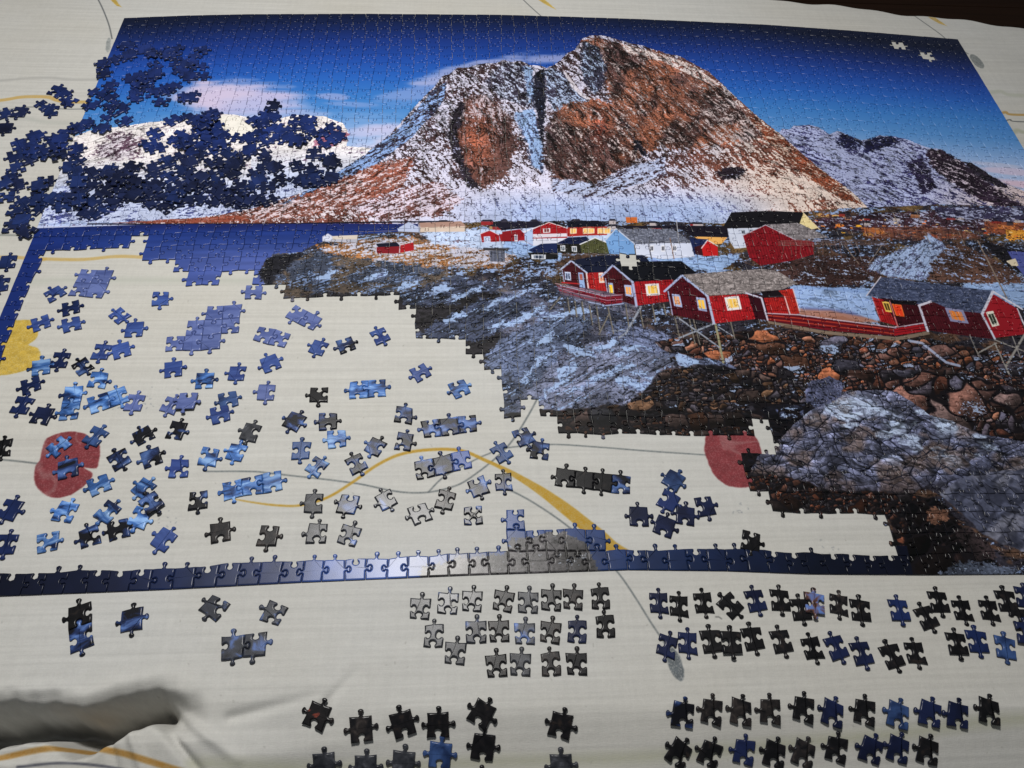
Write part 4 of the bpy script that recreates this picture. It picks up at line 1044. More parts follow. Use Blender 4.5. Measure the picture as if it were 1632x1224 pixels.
def build_cloth():
    xs = np.concatenate([np.arange(CX0, .05, .012), np.arange(.05, .46, .0022), np.arange(.46, CX1, .009)])
    ys = np.concatenate([np.arange(CY0 + .16, -.055, .0013), np.arange(-.055, .02, .004), np.arange(.02, 1.0, .012)])
    # last rows follow the far edge, then hang down
    nx = len(xs)
    t = (ys - ys[0]) / (ys[-1] - ys[0])
    ef = edge_far(xs) + .0030 * np.sin(xs * 37) + .0018 * np.sin(xs * 91 + 1)
    Yg = np.where(ys[:, None] < .6, ys[:, None], .6 + (ys[:, None] - .6) / (ys[-1] - .6) * (ef[None, :] - .6))
    Xg = np.broadcast_to(xs, Yg.shape).copy()
    Zg = cloth_z(Xg, Yg) - TH
    rows = [(Xg[i], Yg[i], Zg[i]) for i in range(len(ys))]
    for k in range(1, 9):
        a = k / 8 * math.pi / 2
        rows.append((xs, ef + .006 * math.sin(a), -TH - .006 * (1 - math.cos(a)) + 0 * xs))
    for k in range(1, 12):
        s = k * .03
        rows.append((xs, ef + .006 + .10 * s * (.5 + .5 * np.sin(xs * 42 + 1.5 * np.sin(xs * 9))), -TH - .006 - s + 0 * xs))
    X = np.stack([q[0] for q in rows]); Y = np.stack([q[1] for q in rows]); Z = np.stack([q[2] for q in rows])
    nr = len(rows)
    V = np.stack([X.ravel(), Y.ravel(), Z.ravel()], 1)
    i, j = np.meshgrid(np.arange(nr - 1), np.arange(nx - 1), indexing='ij')
    a = (i * nx + j).ravel()
    F = np.stack([a, a + 1, a + nx + 1, a + nx], 1)
    me = bpy.data.meshes.new('tablecloth')
    me.from_pydata(V.tolist(), [], F.tolist())
    me.polygons.foreach_set('use_smooth', [True] * len(F))
    # uv: flat pattern coordinates (arc length over the hanging part)
    Yf = Y.copy()
    for k in range(len(ys), nr):
        Yf[k] = ef + .0012 * (k - len(ys) + 1) * (8 if k > len(ys) + 8 else 1)
    u = (X - CX0) / (CX1 - CX0); v = (Yf - CY0) / (CY1 - CY0)
    li = np.empty(len(me.loops), np.int32); me.loops.foreach_get('vertex_index', li)
    lay = me.uv_layers.new(name='UVMap')
    lay.data.foreach_set('uv', np.stack([u.ravel()[li], v.ravel()[li]], 1).astype(np.float32).ravel())
    m, nt, b = new_mat('printed_cotton_cloth')
    uvn = node(nt, 'ShaderNodeUVMap'); uvn.uv_map = 'UVMap'
    ti = node(nt, 'ShaderNodeTexImage'); ti.image = to_image('cloth_print', paint_cloth()); ti.extension = 'EXTEND'
    nt.links.new(uvn.outputs['UV'], ti.inputs['Vector']); nt.links.new(ti.outputs['Color'], b.inputs['Base Color'])
    b.inputs['Roughness'].default_value = .85
    b.inputs['Specular IOR Level'].default_value = .2
    tc = node(nt, 'ShaderNodeTexCoord')
    mp = node(nt, 'ShaderNodeMapping'); mp.inputs['Scale'].default_value = (260, 1500, 200)
    mp2 = node(nt, 'ShaderNodeMapping'); mp2.inputs['Scale'].default_value = (1500, 260, 200)
    n1 = node(nt, 'ShaderNodeTexNoise'); n2 = node(nt, 'ShaderNodeTexNoise'); n3 = node(nt, 'ShaderNodeTexNoise')
    for n_ in (n1, n2):
        n_.inputs['Scale'].default_value = 1.0; n_.inputs['Detail'].default_value = 2
    n3.inputs['Scale'].default_value = 30; n3.inputs['Detail'].default_value = 3
    nt.links.new(tc.outputs['Object'], mp.inputs[0]); nt.links.new(tc.outputs['Object'], mp2.inputs[0]); nt.links.new(tc.outputs['Object'], n3.inputs['Vector'])
    nt.links.new(mp.outputs[0], n1.inputs['Vector']); nt.links.new(mp2.outputs[0], n2.inputs['Vector'])
    ad = node(nt, 'ShaderNodeMath', operation='ADD'); nt.links.new(n1.outputs['Fac'], ad.inputs[0]); nt.links.new(n2.outputs['Fac'], ad.inputs[1])
    bp = node(nt, 'ShaderNodeBump'); bp.inputs['Strength'].default_value = .22; bp.inputs['Distance'].default_value = .0006
    bp2 = node(nt, 'ShaderNodeBump'); bp2.inputs['Strength'].default_value = .25; bp2.inputs['Distance'].default_value = .003
    nt.links.new(ad.outputs[0], bp.inputs['Height']); nt.links.new(n3.outputs['Fac'], bp2.inputs['Height'])
    nt.links.new(bp2.outputs['Normal'], bp.inputs['Normal']); nt.links.new(bp.outputs['Normal'], b.inputs['Normal'])
    me.materials.append(m)
    o = link('tablecloth', me)
    o['label'] = 'cream cotton tablecloth with printed gold curve, red petals and thin grey lines under the puzzle'
    o['category'] = 'tablecloth'
    return o


build_cloth()

# dark wooden floor seen past the far edge of the table
fm, nt, b = new_mat('dark_brown_floorboards')
tc = node(nt, 'ShaderNodeTexCoord')
mp = node(nt, 'ShaderNodeMapping'); mp.inputs['Scale'].default_value = (1.2, 14, 1)
nz = node(nt, 'ShaderNodeTexNoise'); nz.inputs['Scale'].default_value = 3; nz.inputs['Detail'].default_value = 5
cr = node(nt, 'ShaderNodeValToRGB'); cr.color_ramp.elements[0].color = lin((40, 24, 15)); cr.color_ramp.elements[1].color = lin((66, 42, 27))
nt.links.new(tc.outputs['Object'], mp.inputs[0]); nt.links.new(mp.outputs[0], nz.inputs['Vector']); nt.links.new(nz.outputs['Fac'], cr.inputs['Fac']); nt.links.new(cr.outputs['Color'], b.inputs['Base Color'])
b.inputs['Roughness'].default_value = .8; b.inputs['Specular IOR Level'].default_value = .15
Vf, Ff = [], []
for k in range(26):                            # boards with open joints, one sheet of floor
    y0 = -.6 + k * .14
    q = len(Vf)
    for (x_, y_, z_) in ((-3, y0, -.752), (4, y0, -.752), (4, y0 + .137, -.752), (-3, y0 + .137, -.752), (-3, y0, -.74), (4, y0, -.74), (4, y0 + .137, -.74), (-3, y0 + .137, -.74)):
        Vf.append((x_, y_, z_))
    Ff += [(q + 4, q + 5, q + 6, q + 7), (q, q + 1, q + 5, q + 4), (q + 2, q + 3, q + 7, q + 6)]
q = len(Vf)
Vf += [(-3, -.7, -.753), (4, -.7, -.753), (4, 3.2, -.753), (-3, 3.2, -.753)]; Ff.append((q, q + 1, q + 2, q + 3))
me = bpy.data.meshes.new('floor'); me.from_pydata(Vf, [], Ff); me.materials.append(fm)
fl = link('floor', me); fl['kind'] = 'structure'


# ------------------------------------------------------------------ the assembled puzzle
def inside(px, py, P):
    ins = False
    for i in range(len(P)):
        ax, ay = P[i]; bx, by = P[(i + 1) % len(P)]
        if (ay > py) != (by > py) and px < (bx - ax) * (py - ay) / (by - ay) + ax:
            ins = not ins
    return ins


MISSING = [[(74, 390), (205, 387), (207, 368), (223, 368), (223, 408), (266, 411), (268, 430), (290, 431), (292, 451), (361, 453), (363, 432), (413, 430), (416, 452), (460, 452), (462, 471), (641, 472), (643, 493), (663, 494), (666, 539), (744, 541), (746, 562),
            (770, 565), (772, 588), (799, 590), (801, 662), (825, 663), (827, 641), (856, 641), (858, 664), (884, 665), (886, 689), (1194, 689), (1196, 664), (1222, 664), (1226, 710), (1180, 712), (1187, 771), (1197, 793), (1228, 796), (1233, 827), (1425, 829),
            (1436, 886), (1360, 889), (1200, 884), (1055, 880), (958, 881), (955, 845), (836, 844), (834, 808), (800, 808), (801, 876), (735, 882), (480, 900), (300, 905), (215, 910), (0, 920), (-172, 926), (0, 600), (10, 560), (22, 530), (35, 515), (40, 480), (52, 450), (62, 425)]]
HOLES = [(1437, 73), (1483, 89), (1003, 421), (212, 378)]

rp = np.random.default_rng(21)
corner = np.zeros((NR + 1, NC + 1, 2))
for r_ in range(NR + 1):
    for c_ in range(NC + 1):
        jx, jy = rp.uniform(-.055, .055, 2)
        wob = .05 * math.sin(r_ * .7 + c_ * .31); wob2 = .05 * math.sin(c_ * .5 - r_ * .23)
        corner[r_, c_] = (c_ + (0 if c_ in (0, NC) else jx + wob), r_ + (0 if r_ in (0, NR) else jy + wob2))
hkind = rp.choice([-1, 1], (NR + 1, NC)); vkind = rp.choice([-1, 1], (NR, NC + 1))
hkind[0] = 0; hkind[NR] = 0; vkind[:, 0] = 0; vkind[:, NC] = 0


def lattice_piece(c_, r_, lo):
    """closed ccw outline in lattice units; an edge is generated once and shared with its neighbour"""
    def H(rr, cc):
        return edge_curve(corner[rr, cc], corner[rr, cc + 1], hkind[rr, cc], np.random.default_rng(rr * 1000 + cc), lo) + [corner[rr, cc + 1]]

    def Vv(rr, cc):
        return edge_curve(corner[rr, cc], corner[rr + 1, cc], vkind[rr, cc], np.random.default_rng(500000 + rr * 1000 + cc), lo) + [corner[rr + 1, cc]]
    b_ = H(r_, c_); rt = Vv(r_, c_ + 1); t_ = H(r_ + 1, c_)[::-1]; l_ = Vv(r_, c_)[::-1]
    return np.array(b_[:-1] + rt[:-1] + t_[:-1] + l_[:-1])


present = []
hole_cells = set()
for hx, hy in HOLES:
    u, v = unwarp(*un(hx, hy)); hole_cells.add((int(u * NC), int(v * NR)))
for r_ in range(NR):
    for c_ in range(NC):
        if (c_, r_) in hole_cells:
            continue
        wx, wy = warp((c_ + .5) / NC, (r_ + .5) / NR)
        px, py = pr(wx, wy)
        if inside(px, py, MISSING[0]) and c_ > 0 and r_ > 0:
            continue
        present.append((c_, r_, float(px), float(py), float(wx), float(wy)))

root = bpy.data.objects.new('jigsaw_puzzle', None)
COL.objects.link(root)
root.location = (.605, 0, -TH)
root['label'] = 'large partly assembled jigsaw puzzle of a snowy mountain above red fishing cabins'
root['category'] = 'jigsaw puzzle'


def vis(q):
    return -14 < q[2] < 1646 and q[3] > 0


near = sorted(present, key=lambda q: (not vis(q), math.dist((q[4], q[5], 0), C)))
single = set((q[0], q[1]) for q in near[:300])
Vs, Fs, Ms = [], [], []
GAP = .00014


def uvp(x, y):
    u, v = unwarp(x, y)
    return u, v


for (c_, r_, px, py, wx, wy) in present:
    one = (c_, r_) in single
    far = math.dist((wx, wy, 0), C) > .72
    P = lattice_piece(c_, r_, far)
    X_, Y_ = warp(P[:, 0] / NC, P[:, 1] / NR)
    P = np.stack([X_, Y_], 1)
    tilt = rp.normal(0, .006, 2); dz = rp.uniform(-.00012, .00006)
    rings = piece_rings(P, GAP, far)
    if one:
        V, F, MI = [], [], []
        add_piece(V, F, MI, rings, tilt, dz, (wx, wy), (wx, wy))
        me = make_mesh('piece', V, F, MI, [pic_mat, card], uvp, (wx, wy))
        o = link('piece', me, root)
        o.location = (wx - .605, wy, TH)
    else:
        add_piece(Vs, Fs, Ms, rings, tilt, dz, (wx, wy), (.605, 0))
me = make_mesh('joined_pieces', Vs, Fs, Ms, [pic_mat, card], uvp, (.605, 0))
o = link('joined_pieces', me, root)
o.location = (0, 0, TH)
o['kind'] = 'stuff'

# ------------------------------------------------------------------ loose pieces
KIND = {'T': 1, 'B': -1, 'F': 0}
_lib = {}


def loose_mesh(code, variant):
    """code: top, right, bottom, left as T tab, B blank, F flat"""
    key = (code, variant)
    if key in _lib:
        return _lib[key]
    r = np.random.default_rng(abs(hash(code)) % 1000 * 0 + sum(ord(ch) * (i + 3) for i, ch in enumerate(code)) * 17 + variant)
    q = [np.array(p) + r.uniform(-.055, .055, 2) for p in ((-.5, -.5), (.5, -.5), (.5, .5), (-.5, .5))]
    t, rr, b_, l = [KIND[ch] for ch in code]
    g = lambda k_: 1.22 if k_ < 0 else 1.0
    P = edge_curve(q[0], q[1], -b_, r, False, g(b_)) + edge_curve(q[1], q[2], -rr, r, False, g(rr)) + edge_curve(q[2], q[3], -t, r, False, g(t)) + edge_curve(q[3], q[0], -l, r, False, g(l))
    P = np.array(P) * [PX * .955, PY * .945]
    V, F, MI = [], [], []
    add_piece(V, F, MI, [(a, z + TH) for a, z in piece_rings(P, .00005)])
    me = make_mesh('puzzle_piece', V, F, MI, [MATS['K'][0], card])
    _lib[key] = me
    return me


placed = []                                     # x, y, top z of everything loose
def puzzle_top(x, y):
    u, v = unwarp(x, y)
    c_, r_ = int(math.floor(u * NC)), int(math.floor(v * NR))
    return (c_, r_) in PRES


PRES = set((q[0], q[1]) for q in present)


def base_height(x, y, rad=.95, use=True):
    z = -TH + (max(float(cloth_z(x + dx, y + dy)) for dx in (-.007, 0, .007) for dy in (-.007, 0, .007)) if y > -.08 else float(cloth_z(x, y)) + .0006)
    if any(puzzle_top(x + dx, y + dy) for dx in (-.0075, 0, .0075) for dy in (-.0075, 0, .0075)):
        z = max(z, .0001)
    if use:
        for (qx, qy, qz) in placed:
            if abs(qx - x) < .02 and math.hypot(qx - x, qy - y) < PX * rad:
                z = max(z, qz + .00005)
    return z


rl = np.random.default_rng(77)
NP = 0


def world_angle(px, py, deg):
    """deg: how far the piece's top leans clockwise in the photograph"""
    a = math.radians(deg)
    x0, y0 = un(px, py); x1, y1 = un(px + 14 * math.sin(a), py - 14 * math.cos(a))
    return math.atan2(float(y1 - y0), float(x1 - x0)) - math.pi / 2


def put_piece(px, py, code, deg, ink, label, group, rad=.95, tilt=None, use=True):
    global NP
    x, y = un(px, py); x, y = float(x), float(y)
    me = loose_mesh(code, int(rl.integers(0, 3)))
    o = bpy.data.objects.new('puzzle_piece', me)
    COL.objects.link(o)
    z = base_height(x, y, rad, use) + rl.uniform(.00001, .00009)
    t = rl.normal(0, .012, 2) if tilt is None else rl.normal(0, tilt, 2)
    t = np.clip(t, -.12, .12)
    if z > -TH + .001 and tilt is None:
        t = rl.normal(0, .03, 2)
    Rz = Matrix.Rotation(world_angle(px, py, deg), 4, 'Z') @ Matrix.Rotation(float(t[1]), 4, 'Y') @ Matrix.Rotation(float(t[0]), 4, 'X')
    if y < -.08:                                # lie along the sloping cloth
        gx = float(cloth_z(x + .008, y) - cloth_z(x - .008, y)) / .016; gy = float(cloth_z(x, y + .008) - cloth_z(x, y - .008)) / .016
        n = Vector((-gx, -gy, 1)).normalized()
        Rz = Vector((0, 0, 1)).rotation_difference(n).to_matrix().to_4x4() @ Rz
    o.rotation_euler = Rz.to_euler()
    o.location = (x, y, z + .5 * PX * float(np.abs(t).sum()) * .7)
    s = o.material_slots[0]; s.link = 'OBJECT'; s.material = MATS[ink][0]
    o['label'] = label; o['category'] = 'puzzle piece'
    if group:
        o['group'] = group
    placed.append((x, y, z + TH))
    NP += 1
    return o


ORD = ['first', 'second', 'third', 'fourth', 'fifth', 'sixth', 'seventh', 'eighth', 'ninth', 'tenth', 'eleventh', 'twelfth', 'thirteenth', 'fourteenth', 'fifteenth', 'sixteenth', 'seventeenth', 'eighteenth', 'nineteenth', 'twentieth']
X4, Y4, Z4, Q4 = 'TBTB', 'TBBB', 'TBBT', 'TTBT'


def knobs(code):
    n = code.count('T')
    return {0: 'knobless', 1: 'one-knob', 2: 'two-knob', 3: 'three-knob', 4: 'four-knob'}[n]


def field(where, group, items):
    """items: (px, py, code, lean, ink[, own label]); the others are told apart by colour and order from the left"""
    items = sorted(items, key=lambda q: q[0])
    n = len(items)
    for i, it in enumerate(items):
        px, py, code, deg, ink = it[:5]
        if len(it) > 5 and it[5]:
            lab = it[5]
        else:
            if n == 1:
                pos = 'the only one'
            elif i == 0:
                pos = 'leftmost'
            elif i == n - 1:
                pos = 'rightmost'
            else:
                pos = ORD[i] + ' from left'
            lab = '%s %s puzzle piece, %s %s' % (MATS[ink][1], knobs(code), pos, where)
        put_piece(px, py, code, deg, ink, lab, group)


# clusters: pieces already joined together; they move as one
def cluster(px, py, deg, cells, label, group='small joined groups of loose pieces', seed=0):
    """cells: {(col, row): ink}; col to the right, row upwards, joined like the puzzle"""
    x, y = un(px, py); x, y = float(x), float(y)
    cs = np.array(list(cells)); mid = (cs.max(0) + cs.min(0)) / 2
    rt = bpy.data.objects.new('joined_puzzle_pieces', None)
    COL.objects.link(rt)
    z = base_height(x, y, .9)
    ang = world_angle(px, py, deg)
    rt.location = (x, y, z); rt.rotation_euler = (0, 0, ang)
    rt['label'] = label; rt['category'] = 'joined puzzle pieces'; rt['group'] = group
    R0 = 3000 + seed * 40
    cj = {}
    def cor(c_, r_):
        if (c_, r_) not in cj:
            q = np.random.default_rng(R0 * 7 + (c_ + 9) * 31 + r_ + 9).uniform(-.05, .05, 2)
            cj[(c_, r_)] = np.array([c_ - .5 - mid[0] + q[0], r_ - .5 - mid[1] + q[1]])
        return cj[(c_, r_)]
    def hk(c_, r_): return 1 if np.random.default_rng(R0 + c_ * 7 + r_ * 13 + 100).random() < .5 else -1
    def vk(c_, r_): return 1 if np.random.default_rng(R0 + c_ * 11 + r_ * 5 + 600).random() < .5 else -1
    for (c_, r_), ink in cells.items():
        def H(rr): return edge_curve(cor(c_, rr), cor(c_ + 1, rr), hk(c_, rr), np.random.default_rng(R0 + c_ * 50 + rr + 77)) + [cor(c_ + 1, rr)]
        def Vv(cc): return edge_curve(cor(cc, r_), cor(cc, r_ + 1), vk(cc, r_), np.random.default_rng(R0 + cc * 50 + r_ + 7777)) + [cor(cc, r_ + 1)]
        P = np.array(H(r_)[:-1] + Vv(c_ + 1)[:-1] + H(r_ + 1)[::-1][:-1] + Vv(c_)[::-1][:-1]) * [PX, PY]
        org = ((c_ - mid[0]) * PX, (r_ - mid[1]) * PY)
        V, F, MI = [], [], []
        add_piece(V, F, MI, [(a, z_ + TH) for a, z_ in piece_rings(P, .00008)], rl.normal(0, .004, 2), rl.uniform(0, .00006), org, org)
        o = link('piece', make_mesh('piece', V, F, MI, [MATS[ink][0], card]), rt)
        o.location = (org[0], org[1], 0)
        a = ang
        placed.append((x + org[0] * math.cos(a) - org[1] * math.sin(a), y + org[0] * math.sin(a) + org[1] * math.cos(a), z + TH))
    return rt


# --- rows set out below the puzzle
G1 = 'pieces sorted in rows by shape below the puzzle'
field('in middle block, top row', G1, [(670, 969, Y4, 4, 'G'), (713, 959, Y4, 6, 'E'), (753, 957, Y4, 2, 'G'), (803, 957, Y4, 9, 'C'), (841, 958, Y4, 2, 'G'), (878, 954, Y4, 2, 'K'), (914, 954, Y4, 0, 'C'), (957, 953, Y4, -4, 'K')])
field('in middle block, second row', G1, [(691, 1013, Y4, 4, 'G'), (726, 1040, Y4, 4, 'G'), (758, 1005, Y4, 0, 'E'), (796, 1005, Y4, -4, 'C'), (837, 1009, Y4, -2, 'E'), (878, 1007, Y4, 4, 'C'), (920, 1006, Y4, 2, 'M'), (965, 998, Y4, -4, 'K')])
field('in middle block, bottom row', G1, [(792, 1060, Y4, -6, 'K'), (830, 1058, Y4, 0, 'G'), (878, 1058, Y4, -4, 'C'), (920, 1057, Y4, -4, 'K')])
field('in right block, top row', G1, [(1051, 960, X4, -6, 'M'), (1083, 965, X4, -4, 'K'), (1122, 960, X4, -12, 'K'), (1165, 964, X4, -44, 'K', 'black two-knob puzzle piece turned askew in top row of the right block'), (1204, 957, X4, -16, 'M'), (1243, 956, X4, -6, 'K'),
                                      (1276, 971, X4, -12, 'K'), (1298, 962, X4, -4, 'S', 'brown and blue speckled puzzle piece in top row of the right block'), (1338, 963, X4, -4, 'C'), (1373, 972, X4, -8, 'K'), (1433, 972, X4, -12, 'N'), (1477, 984, X4, -28, 'K'), (1496, 959, X4, -14, 'K'),
                                      (1535, 972, X4, -18, 'K'), (1578, 972, X4, -16, 'K'), (1606, 957, X4, -18, 'K'), (1634, 952, X4, -10, 'M')])
field('in right block, second row', G1, [(1064, 1029, X4, 10, 'M'), (1097, 1024, X4, -4, 'M'), (1135, 1021, X4, -12, 'K'), (1166, 1024, X4, -8, 'K'), (1201, 1017, X4, -16, 'K'), (1245, 1022, X4, -16, 'K'), (1296, 1032, X4, -20, 'K'), (1333, 1032, X4, -24, 'M'), (1373, 1041, X4, -18, 'M'),
                                         (1423, 1045, X4, -26, 'K'), (1460, 1040, X4, -16, 'K'), (1525, 1026, X4, -12, 'K'), (1559, 1022, X4, -14, 'N'), (1604, 1032, X4, -8, 'V'), (1633, 1010, X4, -10, 'M'), (1628, 987, X4, -20, 'K')])
field('in lower right block, top row', G1, [(1089, 1138, Z4, 2, 'D'), (1134, 1134, Z4, 4, 'C'), (1181, 1133, Z4, 0, 'C'), (1228, 1133, Z4, -4, 'C'), (1281, 1130, Z4, 2, 'K'), (1328, 1135, Z4, 4, 'M'), (1379, 1134, Z4, 0, 'K'), (1432, 1138, Z4, 0, 'V'), (1483, 1137, Z4, 0, 'M'),
                                            (1528, 1139, Z4, -6, 'M'), (1577, 1132, Z4, -8, 'K')])
field('in lower right block, bottom row', G1, [(1087, 1196, Z4, 24, 'K'), (1137, 1198, Z4, 16, 'K'), (1193, 1195, Z4, 2, 'M'), (1243, 1197, Z4, 2, 'K'), (1290, 1196, Z4, 6, 'C'), (1342, 1191, Z4, 2, 'K'), (1399, 1192, Z4, 6, 'M'), (1441, 1190, Z4, 0, 'M'), (1489, 1193, Z4, -4, 'K')])
field('in lower middle block, top row', G1, [(505, 1139, Q4, 26, 'R'), (574, 1161, Q4, 0, 'C'), (641, 1153, Q4, -12, 'K'), (698, 1153, Q4, 2, 'K'), (768, 1136, Q4, 30, 'K')])
field('in lower middle block, bottom row', G1, [(512, 1215, Q4, 4, 'G'), (579, 1219, Q4, 6, 'G'), (640, 1214, Q4, 8, 'G'), (700, 1200, Q4, 8, 'V'), (771, 1187, Q4, 10, 'K'), (772, 1246, Q4, 0, 'C')])
field('standing alone below the middle block', G1, [(895, 1153, Q4, 12, 'K', 'black puzzle piece standing alone below the middle block'), (898, 1218, Q4, -4, 'G', 'silvery grey puzzle piece cut by the lower edge below a black one')])
field('lying alone below left border', G1, [(210, 987, 'TTTT', 4, 'D'), (340, 968, 'TBBT', -58, 'E'), (436, 976, 'TBBB', -70, 'E')])
cluster(128, 998, -4, {(0, 1): 'K', (0, 0): 'D'}, 'pair of joined black and blue pieces, one above the other, below left border', seed=1)
cluster(388, 1029, 4, {(0, 0): 'E', (1, 0): 'E'}, 'pair of joined grey and blue pieces side by side below left border', seed=2)

# --- joined groups on the bare cloth
cluster(145, 450, 24, {(0, 0): 'P', (1, 0): 'P', (0, 1): 'P', (1, 1): 'P'}, 'block of four joined periwinkle pieces near the upper left of the gap', seed=3)
cluster(325, 521, 8, {(0, 0): 'P', (1, 0): 'P', (2, 0): 'P', (1, 1): 'P', (2, 1): 'P', (3, 1): 'P', (2, 2): 'P', (3, 2): 'P'}, 'stepped block of eight joined periwinkle pieces in the gap', seed=4)
cluster(484, 505, 42, {(0, 0): 'P', (1, 0): 'P'}, 'slanting pair of joined periwinkle pieces below the dark rocky shore', seed=5)
cluster(433, 536, 28, {(0, 0): 'P', (1, 0): 'P'}, 'pair of joined periwinkle pieces right of the stepped eight-piece block', seed=6)
cluster(586, 619, -2, {(0, 0): 'W', (1, 0): 'W'}, 'pair of joined streaky blue pieces in middle of the gap', seed=7)
cluster(716, 678, -9, {(0, 0): 'D', (1, 0): 'D', (2, 0): 'D'}, 'row of three joined blue and black pieces above the gold curve', seed=8)
cluster(706, 740, -14, {(0, 0): 'D', (1, 0): 'D', (2, 0): 'B'}, 'row of three joined dark blue pieces lying across the gold curve', seed=9)
cluster(946, 765, 3, {(0, 0): 'K', (1, 0): 'K', (2, 0): 'K', (3, 0): 'D'}, 'row of four joined black and blue pieces right of the gold curve', seed=10)
cluster(402, 773, -4, {(0, 0): 'W', (1, 0): 'W', (2, 0): 'W'}, 'row of three joined streaky light blue pieces on the thin grey line', seed=11)
cluster(172, 636, -14, {(0, 0): 'W', (1, 0): 'W'}, 'pair of joined streaky light blue pieces above the red petal', seed=12)
cluster(112, 641, 12, {(0, 0): 'W', (0, 1): 'W'}, 'upright pair of joined streaky blue pieces above the red petal', seed=13)

# --- scattered pieces in the gap, by band
G2 = 'loose pieces scattered in the gap of the puzzle'
field('among those just under water edge', G2, [(86, 467, 'TBBT', 62, 'B'), (255, 475, 'BTTB', 6, 'B'), (404, 465, 'BTBT', 10, 'P')])
field('in band beside the joined blocks', G2, [(64, 514, 'BTBT', -14, 'B'), (112, 490, 'BTBT', -4, 'N'), (113, 516, 'BTBT', -8, 'B'), (190, 502, 'TBTB', -52, 'B'), (214, 524, 'TTBT', 14, 'B'), (507, 553, 'TBTT', 30, 'B'), (551, 549, 'BTBT', -22, 'D'), (605, 535, 'TBTB', -28, 'B')])
field('in band below the joined blocks', G2, [(64, 585, 'TTBT', 6, 'W'), (94, 573, 'TBTB', 24, 'N'), (131, 583, 'TBTB', -40, 'D'), (160, 560, 'TBTB', 24, 'B'), (192, 558, 'TTBT', -10, 'B'), (275, 588, 'TTBT', 4, 'B'), (325, 606, 'TTBT', 10, 'W'), (377, 594, 'TBTT', 12, 'B'),
                                              (431, 578, 'TTBT', -20, 'B'), (670, 593, 'BTBT', -34, 'B'), (732, 619, 'BTBT', -26, 'W')])
field('in band level with upper petal', G2, [(48, 613, 'BTBT', -10, 'N'), (35, 645, 'TBTB', 30, 'N'), (67, 661, 'TTBT', 30, 'M'), (155, 605, 'TTBB', 20, 'W'), (213, 641, 'TBTB', 22, 'P'), (272, 645, 'TBTB', 30, 'P'), (298, 640, 'BTTT', 12, 'P'), (363, 637, 'BTBT', -8, 'V'), (350, 660, 'BTBT', -6, 'B'),
                                             (424, 624, 'TBTT', 14, 'P'), (508, 628, 'BBTT', 4, 'K'), (469, 671, 'TTTT', 36, 'D'), (522, 671, 'BTBT', 4, 'D'), (643, 661, 'TTBB', 10, 'D')])
field('in band level with red petal', G2, [(93, 711, 'TBTB', 50, 'W', 'streaky light blue puzzle piece on the upper half of the red petal'), (108, 746, 'TTBT', 2, 'D', 'blue and black puzzle piece in the middle of the red petal'), (152, 695, 'TBTB', 40, 'V'),
                                           (190, 731, 'TBTB', -30, 'D'), (228, 693, 'TBTT', 62, 'D'), (240, 729, 'TTBT', -14, 'D'), (281, 685, 'TTBB', 22, 'D'), (284, 745, 'TBBT', 8, 'B'), (332, 727, 'BTTB', 18, 'W'), (376, 720, 'TBTT', 24, 'W'), (399, 689, 'TBTT', 26, 'G'), (480, 717, 'TBTB', 6, 'V'),
                                           (536, 699, 'BTBT', 0, 'W'), (505, 743, 'TBTB', 38, 'W'), (567, 739, 'TBTB', -26, 'D'), (598, 711, 'TBTT', 34, 'D'), (644, 703, 'TTBB', 12, 'D')])
field('in band under red petal', G2, [(3, 713, 'TBTB', 10, 'K'), (157, 772, 'BTBT', -18, 'W'), (228, 777, 'TBTT', 44, 'W'), (104, 815, 'TBBT', 28, 'W'), (15, 811, 'TTTB', 32, 'N'), (170, 815, 'TBTB', 44, 'W'), (241, 803, 'TBTB', -34, 'D'), (222, 824, 'BTTB', 28, 'W'), (315, 796, 'BBTB', 2, 'D'),
                                      (500, 802, 'TBTT', 8, 'G'), (554, 803, 'BTTT', 14, 'D'), (615, 796, 'TBTT', -30, 'E'), (669, 818, 'BTBT', -22, 'G'), (709, 796, 'TBTB', 18, 'C')])
field('in band just above left border', G2, [(8, 867, 'TBTB', 20, 'N'), (75, 863, 'BTBB', 4, 'W'), (141, 855, 'TBBT', -10, 'D'), (188, 843, 'BTBT', -6, 'D'), (261, 859, 'TBTT', 42, 'B'), (350, 848, 'TTBT', 0, 'C'), (427, 853, 'BTTB', 12, 'C'), (505, 849, 'TBBT', 8, 'G'), (556, 851, 'TBBB', 22, 'E'), (754, 821, 'BBBB', -2, 'D')])
field('in band by crossing lines', G2, [(799, 721, 'TBTB', -32, 'V'), (763, 775, 'BTTT', -24, 'D'), (803, 767, 'TBTB', -6, 'D'), (834, 695, 'BTTB', -30, 'D'), (861, 717, 'TBBT', 8, 'D')])
field('in cluster left of right petal', G2, [(1074, 765, 'TTTT', 34, 'V'), (1065, 797, 'TTTB', 28, 'N'), (1092, 821, 'TTBT', 4, 'M'), (1019, 822, 'TTBT', 0, 'M'), (1060, 838, 'TTBT', 22, 'M'), (1124, 806, 'BTTB', -18, 'M')])
field('alone', G2, [(1197, 862, 'BTTB', 4, 'K', 'black puzzle piece leaning on the lower border near the right gap')])

# --- isolated pieces outside the left strip
G3 = 'navy pieces heaped at the upper left'
field('on the cloth left of the border strip', G3, [(12, 416, 'TBTT', 20, 'N'), (0, 453, 'TBTB', 10, 'N'), (30, 178, 'TTTB', 30, 'M'), (4, 180, 'BTTB', -30, 'N'), (68, 167, 'TBTB', -60, 'N'), (82, 176, 'TBTT', 20, 'N'), (8, 203, 'TTTT', 16, 'M')])
field('on the printed pink cloud', G3, [(433, 170, 'TTTB', 20, 'M', 'dark navy puzzle piece lying alone on the printed pink cloud')])

